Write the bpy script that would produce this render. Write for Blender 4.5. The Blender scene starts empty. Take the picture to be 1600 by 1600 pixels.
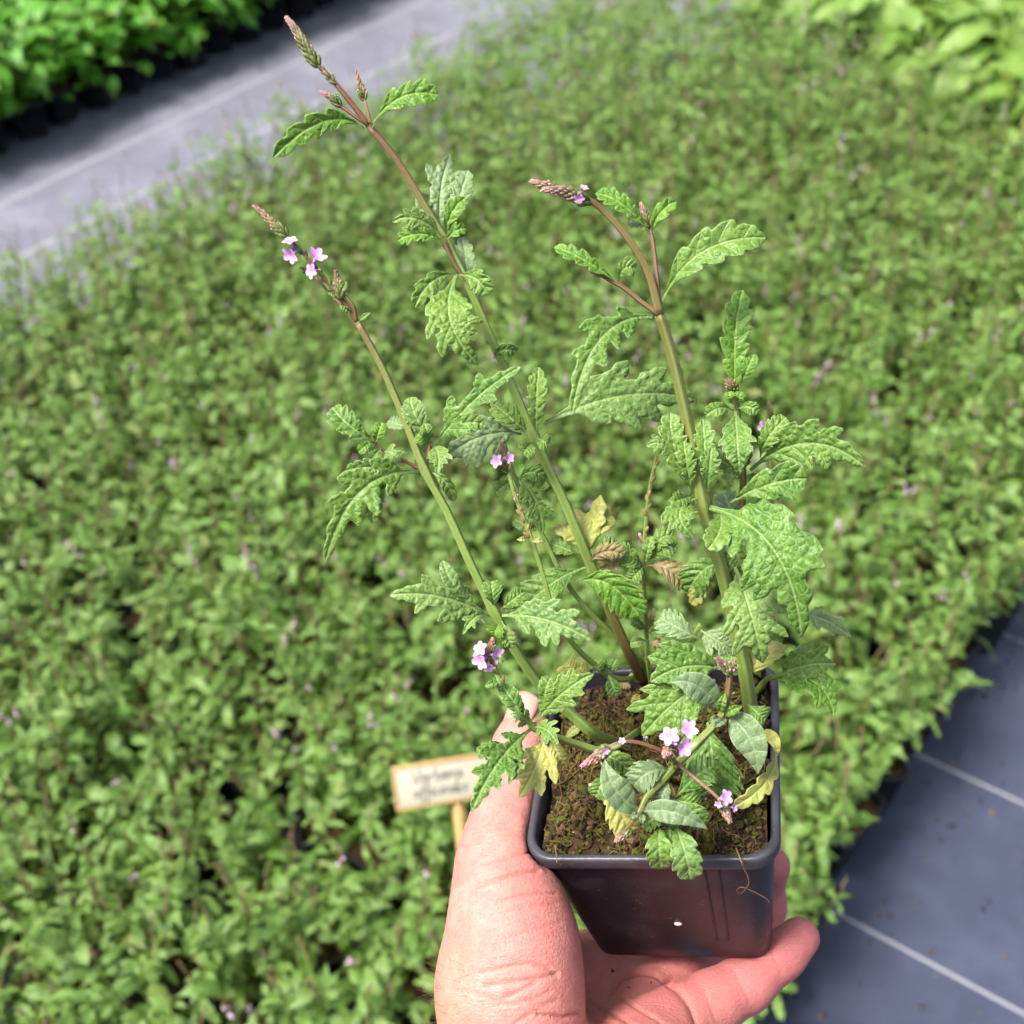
import bpy, math, random
import numpy as np
from mathutils import Vector, Matrix

random.seed(7)
rng = np.random.default_rng(11)
R = math.radians
scene = bpy.context.scene
COL = scene.collection

# ------------------------------------------------------------------ camera
F = 1932.0                      # focal length in pixels of the 1600 px photograph
PITCH, ROLL, CAM_H = R(41.0), R(-1.9), 1.40
cam_pos = np.array([0.0, 0.0, CAM_H])
_c, _s = math.cos(ROLL), math.sin(ROLL)
_X = np.array([1.0, 0, 0])
_U = np.array([0, math.sin(PITCH), math.cos(PITCH)])
c_fwd = np.array([0, math.cos(PITCH), -math.sin(PITCH)])
c_right = _c * _X + _s * _U
c_up = -_s * _X + _c * _U
cd = bpy.data.cameras.new('camera')
cam = bpy.data.objects.new('camera', cd)
COL.objects.link(cam)
M = Matrix.Identity(4)
for i in range(3):
    M[i][0] = c_right[i]; M[i][1] = c_up[i]; M[i][2] = -c_fwd[i]; M[i][3] = cam_pos[i]
cam.matrix_world = M
cd.sensor_width = 36.0
cd.sensor_height = 36.0
cd.lens = 36.0 * F / 1600.0
cd.clip_start = 0.01
cd.clip_end = 500
cd.dof.use_dof = True
cd.dof.focus_distance = 0.428
cd.dof.aperture_fstop = 11.0
cd.dof.aperture_blades = 7
scene.camera = cam

# ------------------------------------------------------------------ light
w = bpy.data.worlds.new('World'); scene.world = w; w.use_nodes = True
nt = w.node_tree; nt.nodes.clear()
SUN_EL, SUN_AZ = R(60), R(-112)
sky = nt.nodes.new('ShaderNodeTexSky'); sky.sky_type = 'NISHITA'; sky.sun_disc = False
sky.sun_elevation = SUN_EL; sky.sun_rotation = SUN_AZ
sky.air_density = 1.0; sky.dust_density = 4.0; sky.ozone_density = 1.0
hs = nt.nodes.new('ShaderNodeHueSaturation'); hs.inputs['Saturation'].default_value = 0.55
bg = nt.nodes.new('ShaderNodeBackground'); bg.inputs['Strength'].default_value = 0.11
ow = nt.nodes.new('ShaderNodeOutputWorld')
nt.links.new(sky.outputs[0], hs.inputs['Color']); nt.links.new(hs.outputs[0], bg.inputs['Color'])
nt.links.new(bg.outputs[0], ow.inputs['Surface'])
sl = bpy.data.lights.new('sun', 'SUN'); sl.energy = 3.3; sl.angle = R(18); sl.color = (1.0, 0.94, 0.84)
so = bpy.data.objects.new('sun', sl); COL.objects.link(so)
sd = Vector((math.sin(SUN_AZ) * math.cos(SUN_EL), math.cos(SUN_AZ) * math.cos(SUN_EL), math.sin(SUN_EL)))
so.rotation_euler = sd.to_track_quat('Z', 'Y').to_euler()
so.location = (0, 0, 6)
scene.view_settings.view_transform = 'Standard'
scene.view_settings.look = 'None'
scene.view_settings.exposure = 1.36
scene.view_settings.gamma = 1.0
scene.render.engine = 'CYCLES'
scene.cycles.use_denoising = True
scene.cycles.max_bounces = 4
scene.cycles.diffuse_bounces = 3
scene.cycles.glossy_bounces = 2
scene.cycles.transmission_bounces = 2
scene.cycles.adaptive_threshold = .03
scene.cycles.caustics_reflective = False
scene.cycles.caustics_refractive = False
scene.cycles.use_adaptive_sampling = True

# ------------------------------------------------------------------ helpers
def ray(x, y):
    return c_fwd + c_right * ((x - 800) / F) - c_up * ((y - 800) / F)
def P(x, y, d):
    """the point at depth d (metres along the lens axis) seen at photo pixel x, y"""
    return cam_pos + ray(x, y) * d
def cam2w(v):                   # camera axes x right, y down, z forward
    v = np.asarray(v)
    return v[..., 0:1] * c_right - v[..., 1:2] * c_up + v[..., 2:3] * c_fwd
def nrm(v):
    v = np.asarray(v, float)
    return v / (np.linalg.norm(v, axis=-1, keepdims=True) + 1e-12)

def mesh_np(name, V, Fq, uvs=None, cols=None, mats=(), smooth=True, midx=None):
    """V (n,3); Fq (m,4) or (m,3) int array or list of such arrays"""
    V = np.asarray(V, np.float32)
    groups = Fq if isinstance(Fq, list) else [Fq]
    groups = [np.asarray(g, np.int32) for g in groups if len(g)]
    me = bpy.data.meshes.new(name)
    me.vertices.add(len(V)); me.vertices.foreach_set('co', V.ravel())
    loops = np.concatenate([g.ravel() for g in groups])
    tot = np.concatenate([np.full(len(g), g.shape[1], np.int32) for g in groups])
    start = np.concatenate([[0], np.cumsum(tot)[:-1]]).astype(np.int32)
    me.loops.add(len(loops)); me.loops.foreach_set('vertex_index', loops)
    me.polygons.add(len(tot)); me.polygons.foreach_set('loop_start', start)
    me.polygons.foreach_set('loop_total', tot)
    if smooth: me.polygons.foreach_set('use_smooth', np.ones(len(tot), bool))
    if midx is not None: me.polygons.foreach_set('material_index', np.asarray(midx, np.int32))
    for k, a in (uvs or {}).items():
        l = me.uv_layers.new(name=k)
        l.data.foreach_set('uv', np.asarray(a, np.float32)[loops].ravel())
    for k, a in (cols or {}).items():
        at = me.attributes.new(k, 'FLOAT_COLOR', 'POINT')
        a = np.asarray(a, np.float32)
        if a.shape[1] == 3: a = np.concatenate([a, np.ones((len(a), 1), np.float32)], 1)
        at.data.foreach_set('color', a.ravel())
    for m in mats: me.materials.append(m)
    me.update(calc_edges=True); me.validate()
    return me

def wloc(o):
    p = Vector((0, 0, 0))
    while o is not None:
        p += o.location; o = o.parent
    return p
def link(name, me, parent=None, origin=(0, 0, 0)):
    """origin in world axes; parents in hero things are never rotated"""
    o = bpy.data.objects.new(name, me); COL.objects.link(o)
    o.parent = parent
    o.location = Vector(origin) - (wloc(parent) if parent else Vector((0, 0, 0)))
    return o
def tag(o, label=None, cat=None, group=None, kind=None):
    if label: o['label'] = label
    if cat: o['category'] = cat
    if group: o['group'] = group
    if kind: o['kind'] = kind
    return o

class Acc:
    """collects pieces of one mesh"""
    def __init__(s): s.V = []; s.Q = []; s.T = []; s.C = []; s.n = 0; s.UV = {}
    def add(s, V, Q=None, T=None, col=None, uvs=None):
        V = np.asarray(V, float)
        s.V.append(V)
        if Q is not None and len(Q): s.Q.append(np.asarray(Q) + s.n)
        if T is not None and len(T): s.T.append(np.asarray(T) + s.n)
        if col is None: col = (0, 0, 0)
        col = np.asarray(col, float)
        if col.ndim == 1: col = np.tile(col, (len(V), 1))
        s.C.append(col)
        for k, a in (uvs or {}).items(): s.UV.setdefault(k, []).append(a)
        s.n += len(V)
    def mesh(s, name, mats=(), origin=(0, 0, 0), attr='tint', smooth=True):
        g = []
        if s.Q: g.append(np.concatenate(s.Q))
        if s.T: g.append(np.concatenate(s.T))
        uv = {k: np.concatenate(v) for k, v in s.UV.items()}
        return mesh_np(name, np.concatenate(s.V) - np.asarray(origin), g, uv, {attr: np.concatenate(s.C)}, mats, smooth)

def catmull(pts, n):
    pts = np.asarray(pts, float)
    p = np.concatenate([[2 * pts[0] - pts[1]], pts, [2 * pts[-1] - pts[-2]]])
    k = len(pts) - 1
    out = []
    for t in np.linspace(0, k, n):
        i = min(int(t), k - 1); u = t - i
        a, b, c, d = p[i:i + 4]
        out.append(.5 * ((2 * b) + (-a + c) * u + (2 * a - 5 * b + 4 * c - d) * u * u + (-a + 3 * b - 3 * c + d) * u ** 3))
    return np.array(out)

def tube(path, rad, seg=8, sq=0.0, cap=True):
    """returns V, Q, T of a swept tube; sq makes the section four-ridged"""
    path = np.asarray(path, float); n = len(path)
    rad = np.broadcast_to(np.asarray(rad, float), (n,))
    T = nrm(np.gradient(path, axis=0))
    up = np.array([0.13, 0.2, 0.97])
    if abs(T[0] @ up) > .9: up = np.array([1.0, .1, 0])
    N = nrm(np.cross(T[0], up)); V = []
    th = np.arange(seg) / seg * 2 * math.pi
    prof = 1 + sq * np.cos(4 * th)
    for i in range(n):
        N = nrm(N - T[i] * (N @ T[i])); B = np.cross(T[i], N)
        V.append(path[i] + rad[i] * (np.outer(prof * np.cos(th), N) + np.outer(prof * np.sin(th), B)))
    V = np.concatenate(V)
    i, j = np.meshgrid(np.arange(n - 1), np.arange(seg), indexing='ij')
    j2 = (j + 1) % seg
    Q = np.stack([i * seg + j, i * seg + j2, (i + 1) * seg + j2, (i + 1) * seg + j], -1).reshape(-1, 4)
    Tt = []
    if cap:
        V = np.concatenate([V, [path[0], path[-1]]]); a, b = len(V) - 2, len(V) - 1
        for k in range(seg):
            Tt.append((a, (k + 1) % seg, k)); Tt.append((b, (n - 1) * seg + k, (n - 1) * seg + (k + 1) % seg))
    return V, Q, np.array(Tt, int).reshape(-1, 3)

def smin(a, b, k):
    h = np.clip(.5 + .5 * (b - a) / k, 0, 1)
    return b * (1 - h) + a * h - k * h * (1 - h)

def ellipsoid(seg=7, rings=5):
    V = [(0, 0, -1.0)]
    for r in range(1, rings):
        a = -math.pi / 2 + math.pi * r / rings
        for k in range(seg):
            b = 2 * math.pi * k / seg
            V.append((math.cos(a) * math.cos(b), math.cos(a) * math.sin(b), math.sin(a)))
    V.append((0, 0, 1.0)); Q = []; T = []
    for r in range(rings - 2):
        for k in range(seg):
            a = 1 + r * seg; k2 = (k + 1) % seg
            Q.append((a + k, a + k2, a + seg + k2, a + seg + k))
    for k in range(seg):
        T.append((0, 1 + (k + 1) % seg, 1 + k)); a = 1 + (rings - 2) * seg
        T.append((len(V) - 1, a + k, a + (k + 1) % seg))
    return np.array(V), np.array(Q), np.array(T)
EL = ellipsoid()
def frame(d):
    d = nrm(d); a = np.array([0, 0, 1.0]) if abs(d[2]) < .9 else np.array([1.0, 0, 0])
    x = nrm(np.cross(a, d)); y = np.cross(d, x)
    return np.stack([x, y, d], 1)         # columns
def add_ell(acc, c, d, rx, rz, col=None, ry=None, jit=0.0):
    B = frame(d); V = EL[0] * np.array([rx, ry or rx, rz])
    if jit: V = V * (1 + rng.normal(0, jit, (len(V), 1)))
    acc.add(V @ B.T + np.asarray(c), EL[1], EL[2], col)

# ------------------------------------------------------------------ materials
class NT:
    def __init__(s, name):
        s.m = bpy.data.materials.new(name); s.m.use_nodes = True
        s.t = s.m.node_tree; s.t.nodes.clear()
        s.out = s.n('ShaderNodeOutputMaterial')
    def n(s, typ, **kw):
        nd = s.t.nodes.new(typ)
        for k, v in kw.items():
            setattr(nd, k, v)
        return nd
    def l(s, a, b): s.t.links.new(a, b)
    def set(s, inp, v):
        if hasattr(v, 'is_output') or isinstance(v, bpy.types.NodeSocket): s.l(v, inp)
        else: inp.default_value = v
    def math(s, op, a, b=0.0, c=None, clamp=False):
        nd = s.n('ShaderNodeMath', operation=op); nd.use_clamp = clamp
        s.set(nd.inputs[0], a); s.set(nd.inputs[1], b)
        if c is not None: s.set(nd.inputs[2], c)
        return nd.outputs[0]
    def mix(s, fac, a, b):
        nd = s.n('ShaderNodeMix', data_type='RGBA')
        s.set(nd.inputs[0], fac)
        for i, v in ((6, a), (7, b)):
            if isinstance(v, tuple): v = (*v[:3], 1)
            s.set(nd.inputs[i], v)
        return nd.outputs[2]
    def noise(s, vec, scale, detail=3, rough=.55, dist=0.0):
        nd = s.n('ShaderNodeTexNoise'); nd.inputs['Scale'].default_value = scale
        nd.inputs['Detail'].default_value = detail; nd.inputs['Roughness'].default_value = rough
        nd.inputs['Distortion'].default_value = dist
        if vec is not None: s.l(vec, nd.inputs['Vector'])
        return nd.outputs['Fac']
    def ramp(s, v, lo, hi):
        nd = s.n('ShaderNodeMapRange'); nd.interpolation_type = 'SMOOTHSTEP'
        s.set(nd.inputs['Value'], v); s.set(nd.inputs['From Min'], lo); s.set(nd.inputs['From Max'], hi)
        return nd.outputs['Result']
    def coord(s, k='Object'): return s.n('ShaderNodeTexCoord').outputs[k]
    def bsdf(s, col, rough=.5, spec=.5, **kw):
        b = s.n('ShaderNodeBsdfPrincipled')
        s.set(b.inputs['Base Color'], (*col, 1) if isinstance(col, tuple) and len(col) == 3 else col)
        s.set(b.inputs['Roughness'], rough); s.set(b.inputs['Specular IOR Level'], spec)
        for k, v in kw.items(): s.set(b.inputs[k.replace('_', ' ')], v)
        return b
    def bump(s, h, strength, dist, normal=None):
        b = s.n('ShaderNodeBump'); b.inputs['Strength'].default_value = strength
        b.inputs['Distance'].default_value = dist; s.set(b.inputs['Height'], h)
        if normal is not None: s.l(normal, b.inputs['Normal'])
        return b.outputs[0]
    def done(s, sh): s.l(sh, s.out.inputs['Surface']); return s.m

def leaf_mat(name, dark, light, vein, spot=0.0, spotcol=(.10, .035, .02), yellow=0.0, relief=1.0, transl=.32, rough=.43, cell=1.0, veinamt=.55, margin=.6):
    t = NT(name)
    uvc = t.n('ShaderNodeUVMap', uv_map='cell').outputs[0]     # mm on the blade
    uvs = t.n('ShaderNodeUVMap', uv_map='st').outputs[0]       # vein count, side -1..1
    sep = t.n('ShaderNodeSeparateXYZ'); t.l(uvs, sep.inputs[0])
    sec = t.n('ShaderNodeSeparateXYZ'); t.l(uvc, sec.inputs[0])
    oi = t.n('ShaderNodeObjectInfo')
    tint = t.n('ShaderNodeAttribute', attribute_name='tint')
    rnd = t.math('FRACT', t.math('ADD', tint.outputs['Fac'], oi.outputs['Random']))
    wob = t.n('ShaderNodeVectorMath', operation='ADD')
    comb = t.n('ShaderNodeCombineXYZ'); t.l(t.math('MULTIPLY', rnd, 37.0), comb.inputs[0]); t.l(t.math('MULTIPLY', rnd, 11.0), comb.inputs[1])
    t.l(uvc, wob.inputs[0]); t.l(comb.outputs[0], wob.inputs[1])
    vec = wob.outputs[0]
    vo = t.n('ShaderNodeTexVoronoi', feature='DISTANCE_TO_EDGE'); vo.inputs['Scale'].default_value = .42 * cell
    t.l(vec, vo.inputs['Vector'])
    cellh = t.ramp(vo.outputs['Distance'], 0.0, .34)
    fine = t.math('SUBTRACT', 1.0, t.ramp(vo.outputs['Distance'], 0.01, .10))
    # lateral veins run along the lobes, midrib along the axis
    ph = t.math('ABSOLUTE', t.math('SUBTRACT', t.math('FRACT', sep.outputs[0]), .5))
    lat = t.math('SUBTRACT', 1.0, t.ramp(ph, .012, .065))
    latw = t.math('SUBTRACT', 1.0, t.ramp(ph, .0, .30))
    mid = t.math('SUBTRACT', 1.0, t.ramp(t.math('ABSOLUTE', sec.outputs[1]), .18, .62))
    av = t.math('ABSOLUTE', sep.outputs[1])
    edge = t.ramp(av, .90, .985)
    v1 = t.math('MAXIMUM', mid, t.math('MULTIPLY', lat, .75))
    veins = t.math('MAXIMUM', v1, t.math('MULTIPLY', fine, .45))
    n1 = t.noise(vec, .10, 3); n2 = t.noise(vec, .9, 4)
    base = t.mix(t.ramp(n1, .3, .72), dark, light)
    base = t.mix(t.math('MULTIPLY', t.ramp(n2, .4, .75), .35), base, tuple(.72 * c for c in dark))
    base = t.mix(t.math('MULTIPLY', rnd, .6), base, tuple(c * k for c, k in zip(light, (1.12, .98, .72))))
    if yellow: base = t.mix(t.math('MULTIPLY', t.ramp(t.noise(vec, .07, 3), .35, .6), yellow), base, (.38, .36, .09))
    col = t.mix(t.math('MULTIPLY', veins, veinamt), base, vein)
    col = t.mix(t.math('MULTIPLY', edge, margin), col, vein)
    if spot:
        sp = t.n('ShaderNodeTexVoronoi'); sp.inputs['Scale'].default_value = .13; sp.inputs['Randomness'].default_value = 1.0
        t.l(vec, sp.inputs['Vector'])
        sn = t.math('ADD', sp.outputs['Distance'], t.math('MULTIPLY', t.noise(vec, .55, 4), .25))
        sepc = t.n('ShaderNodeSeparateColor'); t.l(sp.outputs['Color'], sepc.inputs[0])
        on = t.math('LESS_THAN', sepc.outputs[0], spot)
        col = t.mix(t.math('MULTIPLY', on, t.math('SUBTRACT', 1.0, t.ramp(sn, .20, .30))), col, spotcol)
    h = t.math('ADD', t.math('MULTIPLY', cellh, .55), t.math('MULTIPLY', t.noise(vec, 2.6, 2), .12))
    h = t.math('SUBTRACT', h, t.math('MULTIPLY', v1, .5))
    h = t.math('SUBTRACT', h, t.math('MULTIPLY', latw, .35))
    nb = t.bump(h, .55, .0007 * relief)
    b = t.bsdf(col, rough, .42, Sheen_Weight=.05, Sheen_Roughness=.4)
    t.l(nb, b.inputs['Normal'])
    tr = t.n('ShaderNodeBsdfTranslucent')
    t.l(t.mix(.5, col, (.16, .30, .03)), tr.inputs['Color']); t.l(nb, tr.inputs['Normal'])
    ms = t.n('ShaderNodeMixShader'); ms.inputs[0].default_value = transl
    t.l(b.outputs[0], ms.inputs[1]); t.l(tr.outputs[0], ms.inputs[2])
    return t.done(ms.outputs[0])

VEIN = (.34, .47, .18)
MAT = {}
MAT['leaf'] = leaf_mat('leaf_green', (.054, .158, .012), (.142, .272, .044), VEIN, spot=.10, relief=1.25)
MAT['bright'] = leaf_mat('leaf_bright', (.062, .185, .012), (.125, .280, .026), (.32, .46, .12), relief=1.0)
MAT['pale'] = leaf_mat('leaf_pale', (.120, .215, .095), (.190, .310, .150), (.36, .46, .22), spot=.30, relief=.9)
MAT['grey'] = leaf_mat('leaf_greygreen', (.105, .185, .080), (.180, .275, .140), (.36, .44, .26), spot=.06, relief=.6, cell=1.2, veinamt=.35)
MAT['spotted'] = leaf_mat('leaf_spotted', (.085, .190, .040), (.160, .295, .080), (.36, .47, .18), spot=.42, relief=1.1)
MAT['yellow'] = leaf_mat('leaf_yellow', (.22, .30, .06), (.36, .40, .10), (.48, .46, .18), spot=.15, spotcol=(.25, .12, .03), yellow=.7, relief=.6)
MAT['brown'] = leaf_mat('leaf_withered', (.14, .13, .05), (.25, .19, .10), (.36, .28, .17), spot=.5, spotcol=(.16, .06, .025), yellow=.4, relief=.8)
MAT['under'] = leaf_mat('leaf_underside', (.150, .235, .120), (.200, .300, .160), (.33, .42, .22), relief=-.6, transl=.25)

def bed_mat(name, dark, light, rough=.5, transl=.3):
    t = NT(name)
    uvc = t.n('ShaderNodeUVMap', uv_map='cell').outputs[0]
    sec = t.n('ShaderNodeSeparateXYZ'); t.l(uvc, sec.inputs[0])
    oi = t.n('ShaderNodeObjectInfo'); tint = t.n('ShaderNodeAttribute', attribute_name='tint')
    rnd = t.math('FRACT', t.math('ADD', tint.outputs['Fac'], oi.outputs['Random']))
    rn2 = t.math('FRACT', t.math('MULTIPLY', rnd, 7.3))
    n = t.noise(uvc, .45, 2)
    c = t.mix(n, dark, light)
    c = t.mix(t.math('MULTIPLY', rnd, .6), c, tuple(a * k for a, k in zip(light, (1.35, 1.14, 2.0))))
    c = t.mix(t.math('MULTIPLY', t.math('GREATER_THAN', rn2, .975), .5), c, (.22, .19, .05))
    mid = t.math('SUBTRACT', 1.0, t.ramp(t.math('ABSOLUTE', sec.outputs[1]), .2, .9))
    c = t.mix(t.math('MULTIPLY', mid, .4), c, (.24, .33, .11))
    nb = t.bump(n, .8, .0012)
    b = t.bsdf(c, rough, .55); t.l(nb, b.inputs['Normal'])
    tr = t.n('ShaderNodeBsdfTranslucent'); t.l(t.mix(.5, c, (.20, .38, .03)), tr.inputs['Color'])
    ms = t.n('ShaderNodeMixShader'); ms.inputs[0].default_value = transl
    t.l(b.outputs[0], ms.inputs[1]); t.l(tr.outputs[0], ms.inputs[2])
    return t.done(ms.outputs[0])
MAT['bed'] = bed_mat('bed_leaf', (.046, .142, .008), (.142, .258, .036), .43)
MAT['lush'] = bed_mat('lush_leaf', (.055, .220, .012), (.110, .340, .020), .40, .40)
MAT['lime'] = bed_mat('lime_leaf', (.095, .220, .020), (.190, .330, .045), .42, .38)

def stem_mat():
    t = NT('stem')
    a = t.n('ShaderNodeAttribute', attribute_name='tint')       # r: how red the bark is
    co = t.coord()
    n = t.noise(co, 260, 3)
    g = t.mix(n, (.095, .170, .018), (.155, .240, .045))
    r = t.mix(n, (.078, .026, .012), (.120, .044, .020))
    s = t.n('ShaderNodeSeparateColor'); t.l(a.outputs['Color'], s.inputs[0])
    c = t.mix(s.outputs[0], g, r)
    c = t.mix(s.outputs[1], c, (.165, .034, .048))
    c = t.mix(t.math('MULTIPLY', s.outputs[2], t.math('SUBTRACT', .38, t.math('MULTIPLY', s.outputs[0], .33))), c, (.26, .34, .12))
    c = t.mix(t.math('MULTIPLY', t.ramp(t.noise(co, 1400, 2), .6, .75), .4), c, (.10, .06, .03))
    b = t.bsdf(c, .45, .4, Subsurface_Weight=.08)
    b.inputs['Subsurface Radius'].default_value = (.0015, .002, .0006)
    t.l(t.bump(t.noise(co, 900, 2), .35, .0003), b.inputs['Normal'])
    return t.done(b.outputs[0])
MAT['stem'] = stem_mat()

def attr_mat(name, rough=.55, var=.25, sss=0.0, scale=700, spec=.4):
    t = NT(name)
    a = t.n('ShaderNodeAttribute', attribute_name='tint'); co = t.coord()
    n = t.noise(co, scale, 3)
    d = t.n('ShaderNodeHueSaturation'); t.l(a.outputs['Color'], d.inputs['Color'])
    t.l(t.math('ADD', 1 - var, t.math('MULTIPLY', n, 2 * var)), d.inputs['Value'])
    b = t.bsdf(d.outputs[0], rough, spec)
    if sss:
        b.inputs['Subsurface Weight'].default_value = sss; b.inputs['Subsurface Radius'].default_value = (.001, .0008, .001)
    t.l(t.bump(n, .3, .0004), b.inputs['Normal'])
    return t.done(b.outputs[0])
MAT['bud'] = attr_mat('flower_bud', .6, .3)
MAT['petal'] = attr_mat('petal', .55, .10, sss=.2, scale=300)
MAT['crumb'] = attr_mat('soil_crumb', .95, .45, scale=500, spec=.15)
MAT['fibre'] = attr_mat('plant_fibre', .8, .35, scale=400, spec=.2)

def soil_mat():
    t = NT('soil'); co = t.coord()
    a = t.noise(co, 90, 6, .65); b2 = t.noise(co, 420, 4)
    c = t.mix(t.ramp(a, .35, .7), (.020, .012, .007), (.085, .050, .022))
    c = t.mix(t.math('MULTIPLY', t.ramp(t.noise(co, 55, 4), .5, .68), .7), c, (.10, .085, .012))
    c = t.mix(t.math('MULTIPLY', t.ramp(b2, .62, .75), .6), c, (.17, .11, .06))
    b = t.bsdf(c, .95, .15)
    t.l(t.bump(t.math('ADD', a, t.math('MULTIPLY', b2, .5)), 1.0, .003), b.inputs['Normal'])
    return t.done(b.outputs[0])
MAT['soil'] = soil_mat()

def pot_mat(name='pot_plastic', pale_lift=.35):  # greyish lift: dust on the walls, painted sky sheen on the rim
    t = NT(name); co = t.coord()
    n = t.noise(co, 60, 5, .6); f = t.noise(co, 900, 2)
    d = t.ramp(n, .48, .75) if pale_lift < .6 else t.ramp(n, .1, .6)
    c = t.mix(t.math('MULTIPLY', d, pale_lift), (.008, .008, .012), (.062, .061, .076))
    sp = t.n('ShaderNodeTexVoronoi'); sp.inputs['Scale'].default_value = 330; t.l(co, sp.inputs['Vector'])
    k = t.math('MULTIPLY', t.math('LESS_THAN', sp.outputs['Distance'], .16), t.math('GREATER_THAN', t.noise(co, 150, 2), .57))
    c = t.mix(t.math('MULTIPLY', k, .6), c, (.15, .12, .09))
    b = t.bsdf(c, t.math('ADD', .24, t.math('MULTIPLY', n, .25)), .36)
    t.l(t.bump(t.math('ADD', f, t.math('MULTIPLY', n, .6)), .18, .0006), b.inputs['Normal'])
    return t.done(b.outputs[0])
MAT['pot'] = pot_mat()
MAT['rim'] = pot_mat('pot_rim_sheen', .7)  # same plastic as the walls, sky reflection painted into its colour

def simple(name, col, rough=.6, spec=.4, var=.2, scale=80, bump=.0):
    t = NT(name); co = t.coord(); n = t.noise(co, scale, 4)
    c = t.mix(n, tuple(x * (1 - var) for x in col), tuple(x * (1 + var) for x in col))
    b = t.bsdf(c, rough, spec)
    if bump: t.l(t.bump(n, .5, bump), b.inputs['Normal'])
    return t.done(b.outputs[0])

def skin_mat():
    t = NT('skin'); co = t.coord()
    big = t.noise(co, 60, 5, .65); mot = t.noise(co, 260, 5, .7); fine = t.noise(co, 1500, 3)
    a = t.n('ShaderNodeAttribute', attribute_name='tint')       # r: red palm skin, g: crease, b: tanned wrist
    s = t.n('ShaderNodeSeparateColor'); t.l(a.outputs['Color'], s.inputs[0])
    c = t.mix(t.ramp(big, .3, .7), (.44, .178, .146), (.51, .238, .200))
    c = t.mix(t.math('MULTIPLY', t.ramp(mot, .35, .7), .6), c, (.42, .130, .115))
    c = t.mix(t.math('MULTIPLY', s.outputs[0], .75), c, (.43, .125, .130))
    c = t.mix(t.math('MULTIPLY', s.outputs[2], .5), c, (.46, .23, .13))
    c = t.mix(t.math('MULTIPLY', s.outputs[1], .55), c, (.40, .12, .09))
    vo = t.n('ShaderNodeTexVoronoi', feature='DISTANCE_TO_EDGE'); vo.inputs['Scale'].default_value = 620; t.l(co, vo.inputs['Vector'])
    # fine transverse skin lines, stretched across the thumb
    mp = t.n('ShaderNodeMapping'); mp.inputs['Rotation'].default_value = (0, 0, .25); mp.inputs['Scale'].default_value = (90, 700, 700)
    t.l(co, mp.inputs['Vector'])
    ln = t.noise(mp.outputs[0], 1.0, 3, .6, .6)
    h = t.math('ADD', t.math('MULTIPLY', t.ramp(vo.outputs['Distance'], 0, .25), .28), t.math('MULTIPLY', ln, 1.2))
    h = t.math('ADD', h, t.math('MULTIPLY', fine, .3))
    b = t.bsdf(c, t.math('ADD', .46, t.math('MULTIPLY', mot, .15)), .36, Subsurface_Weight=.3)
    b.inputs['Subsurface Radius'].default_value = (.0036, .0014, .0009)
    b.inputs['Subsurface Scale'].default_value = 1.0
    t.l(t.bump(h, .55, .00055), b.inputs['Normal'])
    return t.done(b.outputs[0])
MAT['skin'] = skin_mat()
MAT['nail'] = simple('nail', (.50, .28, .23), .38, .5, .05, 200)
MAT['wood'] = simple('sign_wood', (.34, .23, .085), .6, .3, .2, 60, .0004)
MAT['card'] = simple('sign_card', (.25, .235, .18), .55, .3, .08, 30)
MAT['ink'] = simple('ink', (.06, .065, .07), .7, .2, .2, 100)
MAT['speck'] = simple('seed', (.62, .48, .38), .6, .3, .1, 300)

# ------------------------------------------------------------------ ground
AZ = R(36.2)
ALONG = np.array([math.sin(AZ), math.cos(AZ), 0]); PERP = np.array([math.cos(AZ), -math.sin(AZ), 0])
def G(a, b, z=0.0): return ALONG * a + PERP * b + np.array([0, 0, z])

def fabric(name, base, lines=None, axis=0):
    t = NT(name); co = t.coord()
    wv = t.n('ShaderNodeTexBrick'); wv.inputs['Scale'].default_value = 260
    t.l(co, wv.inputs['Vector']); wv.inputs['Mortar Size'].default_value = .03
    wv.inputs['Color1'].default_value = (*[c * .85 for c in base], 1); wv.inputs['Color2'].default_value = (*[c * 1.15 for c in base], 1)
    wv.inputs['Mortar'].default_value = (*[c * .5 for c in base], 1)
    pale_lift = t.noise(co, 6, 6, .65); d2 = t.noise(co, 28, 4)  # random dust on the weave
    c = t.mix(t.math('MULTIPLY', t.ramp(pale_lift, .42, .75), .55), wv.outputs['Color'], tuple(1.5 * q + .02 for q in base))
    c = t.mix(t.math('MULTIPLY', t.ramp(d2, .66, .76), .55), c, (.030, .024, .02))
    if lines:
        s = t.n('ShaderNodeSeparateXYZ'); t.l(co, s.inputs[0]); v = s.outputs[axis]
        m = None
        for p, wd in lines:
            k = t.math('SUBTRACT', 1.0, t.ramp(t.math('ABSOLUTE', t.math('SUBTRACT', v, p)), wd * .8, wd))
            m = k if m is None else t.math('MAXIMUM', m, k)
        m = t.math('MULTIPLY', m, t.math('ADD', .55, t.math('MULTIPLY', t.noise(co, 9, 4), .5)))
        c = t.mix(m, c, (.30, .30, .33))
    b = t.bsdf(c, .50, .5)
    t.l(t.bump(t.math('ADD', wv.outputs['Fac'], t.math('MULTIPLY', pale_lift, 5.0)), .5, .003), b.inputs['Normal'])
    return t.done(b.outputs[0])

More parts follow.
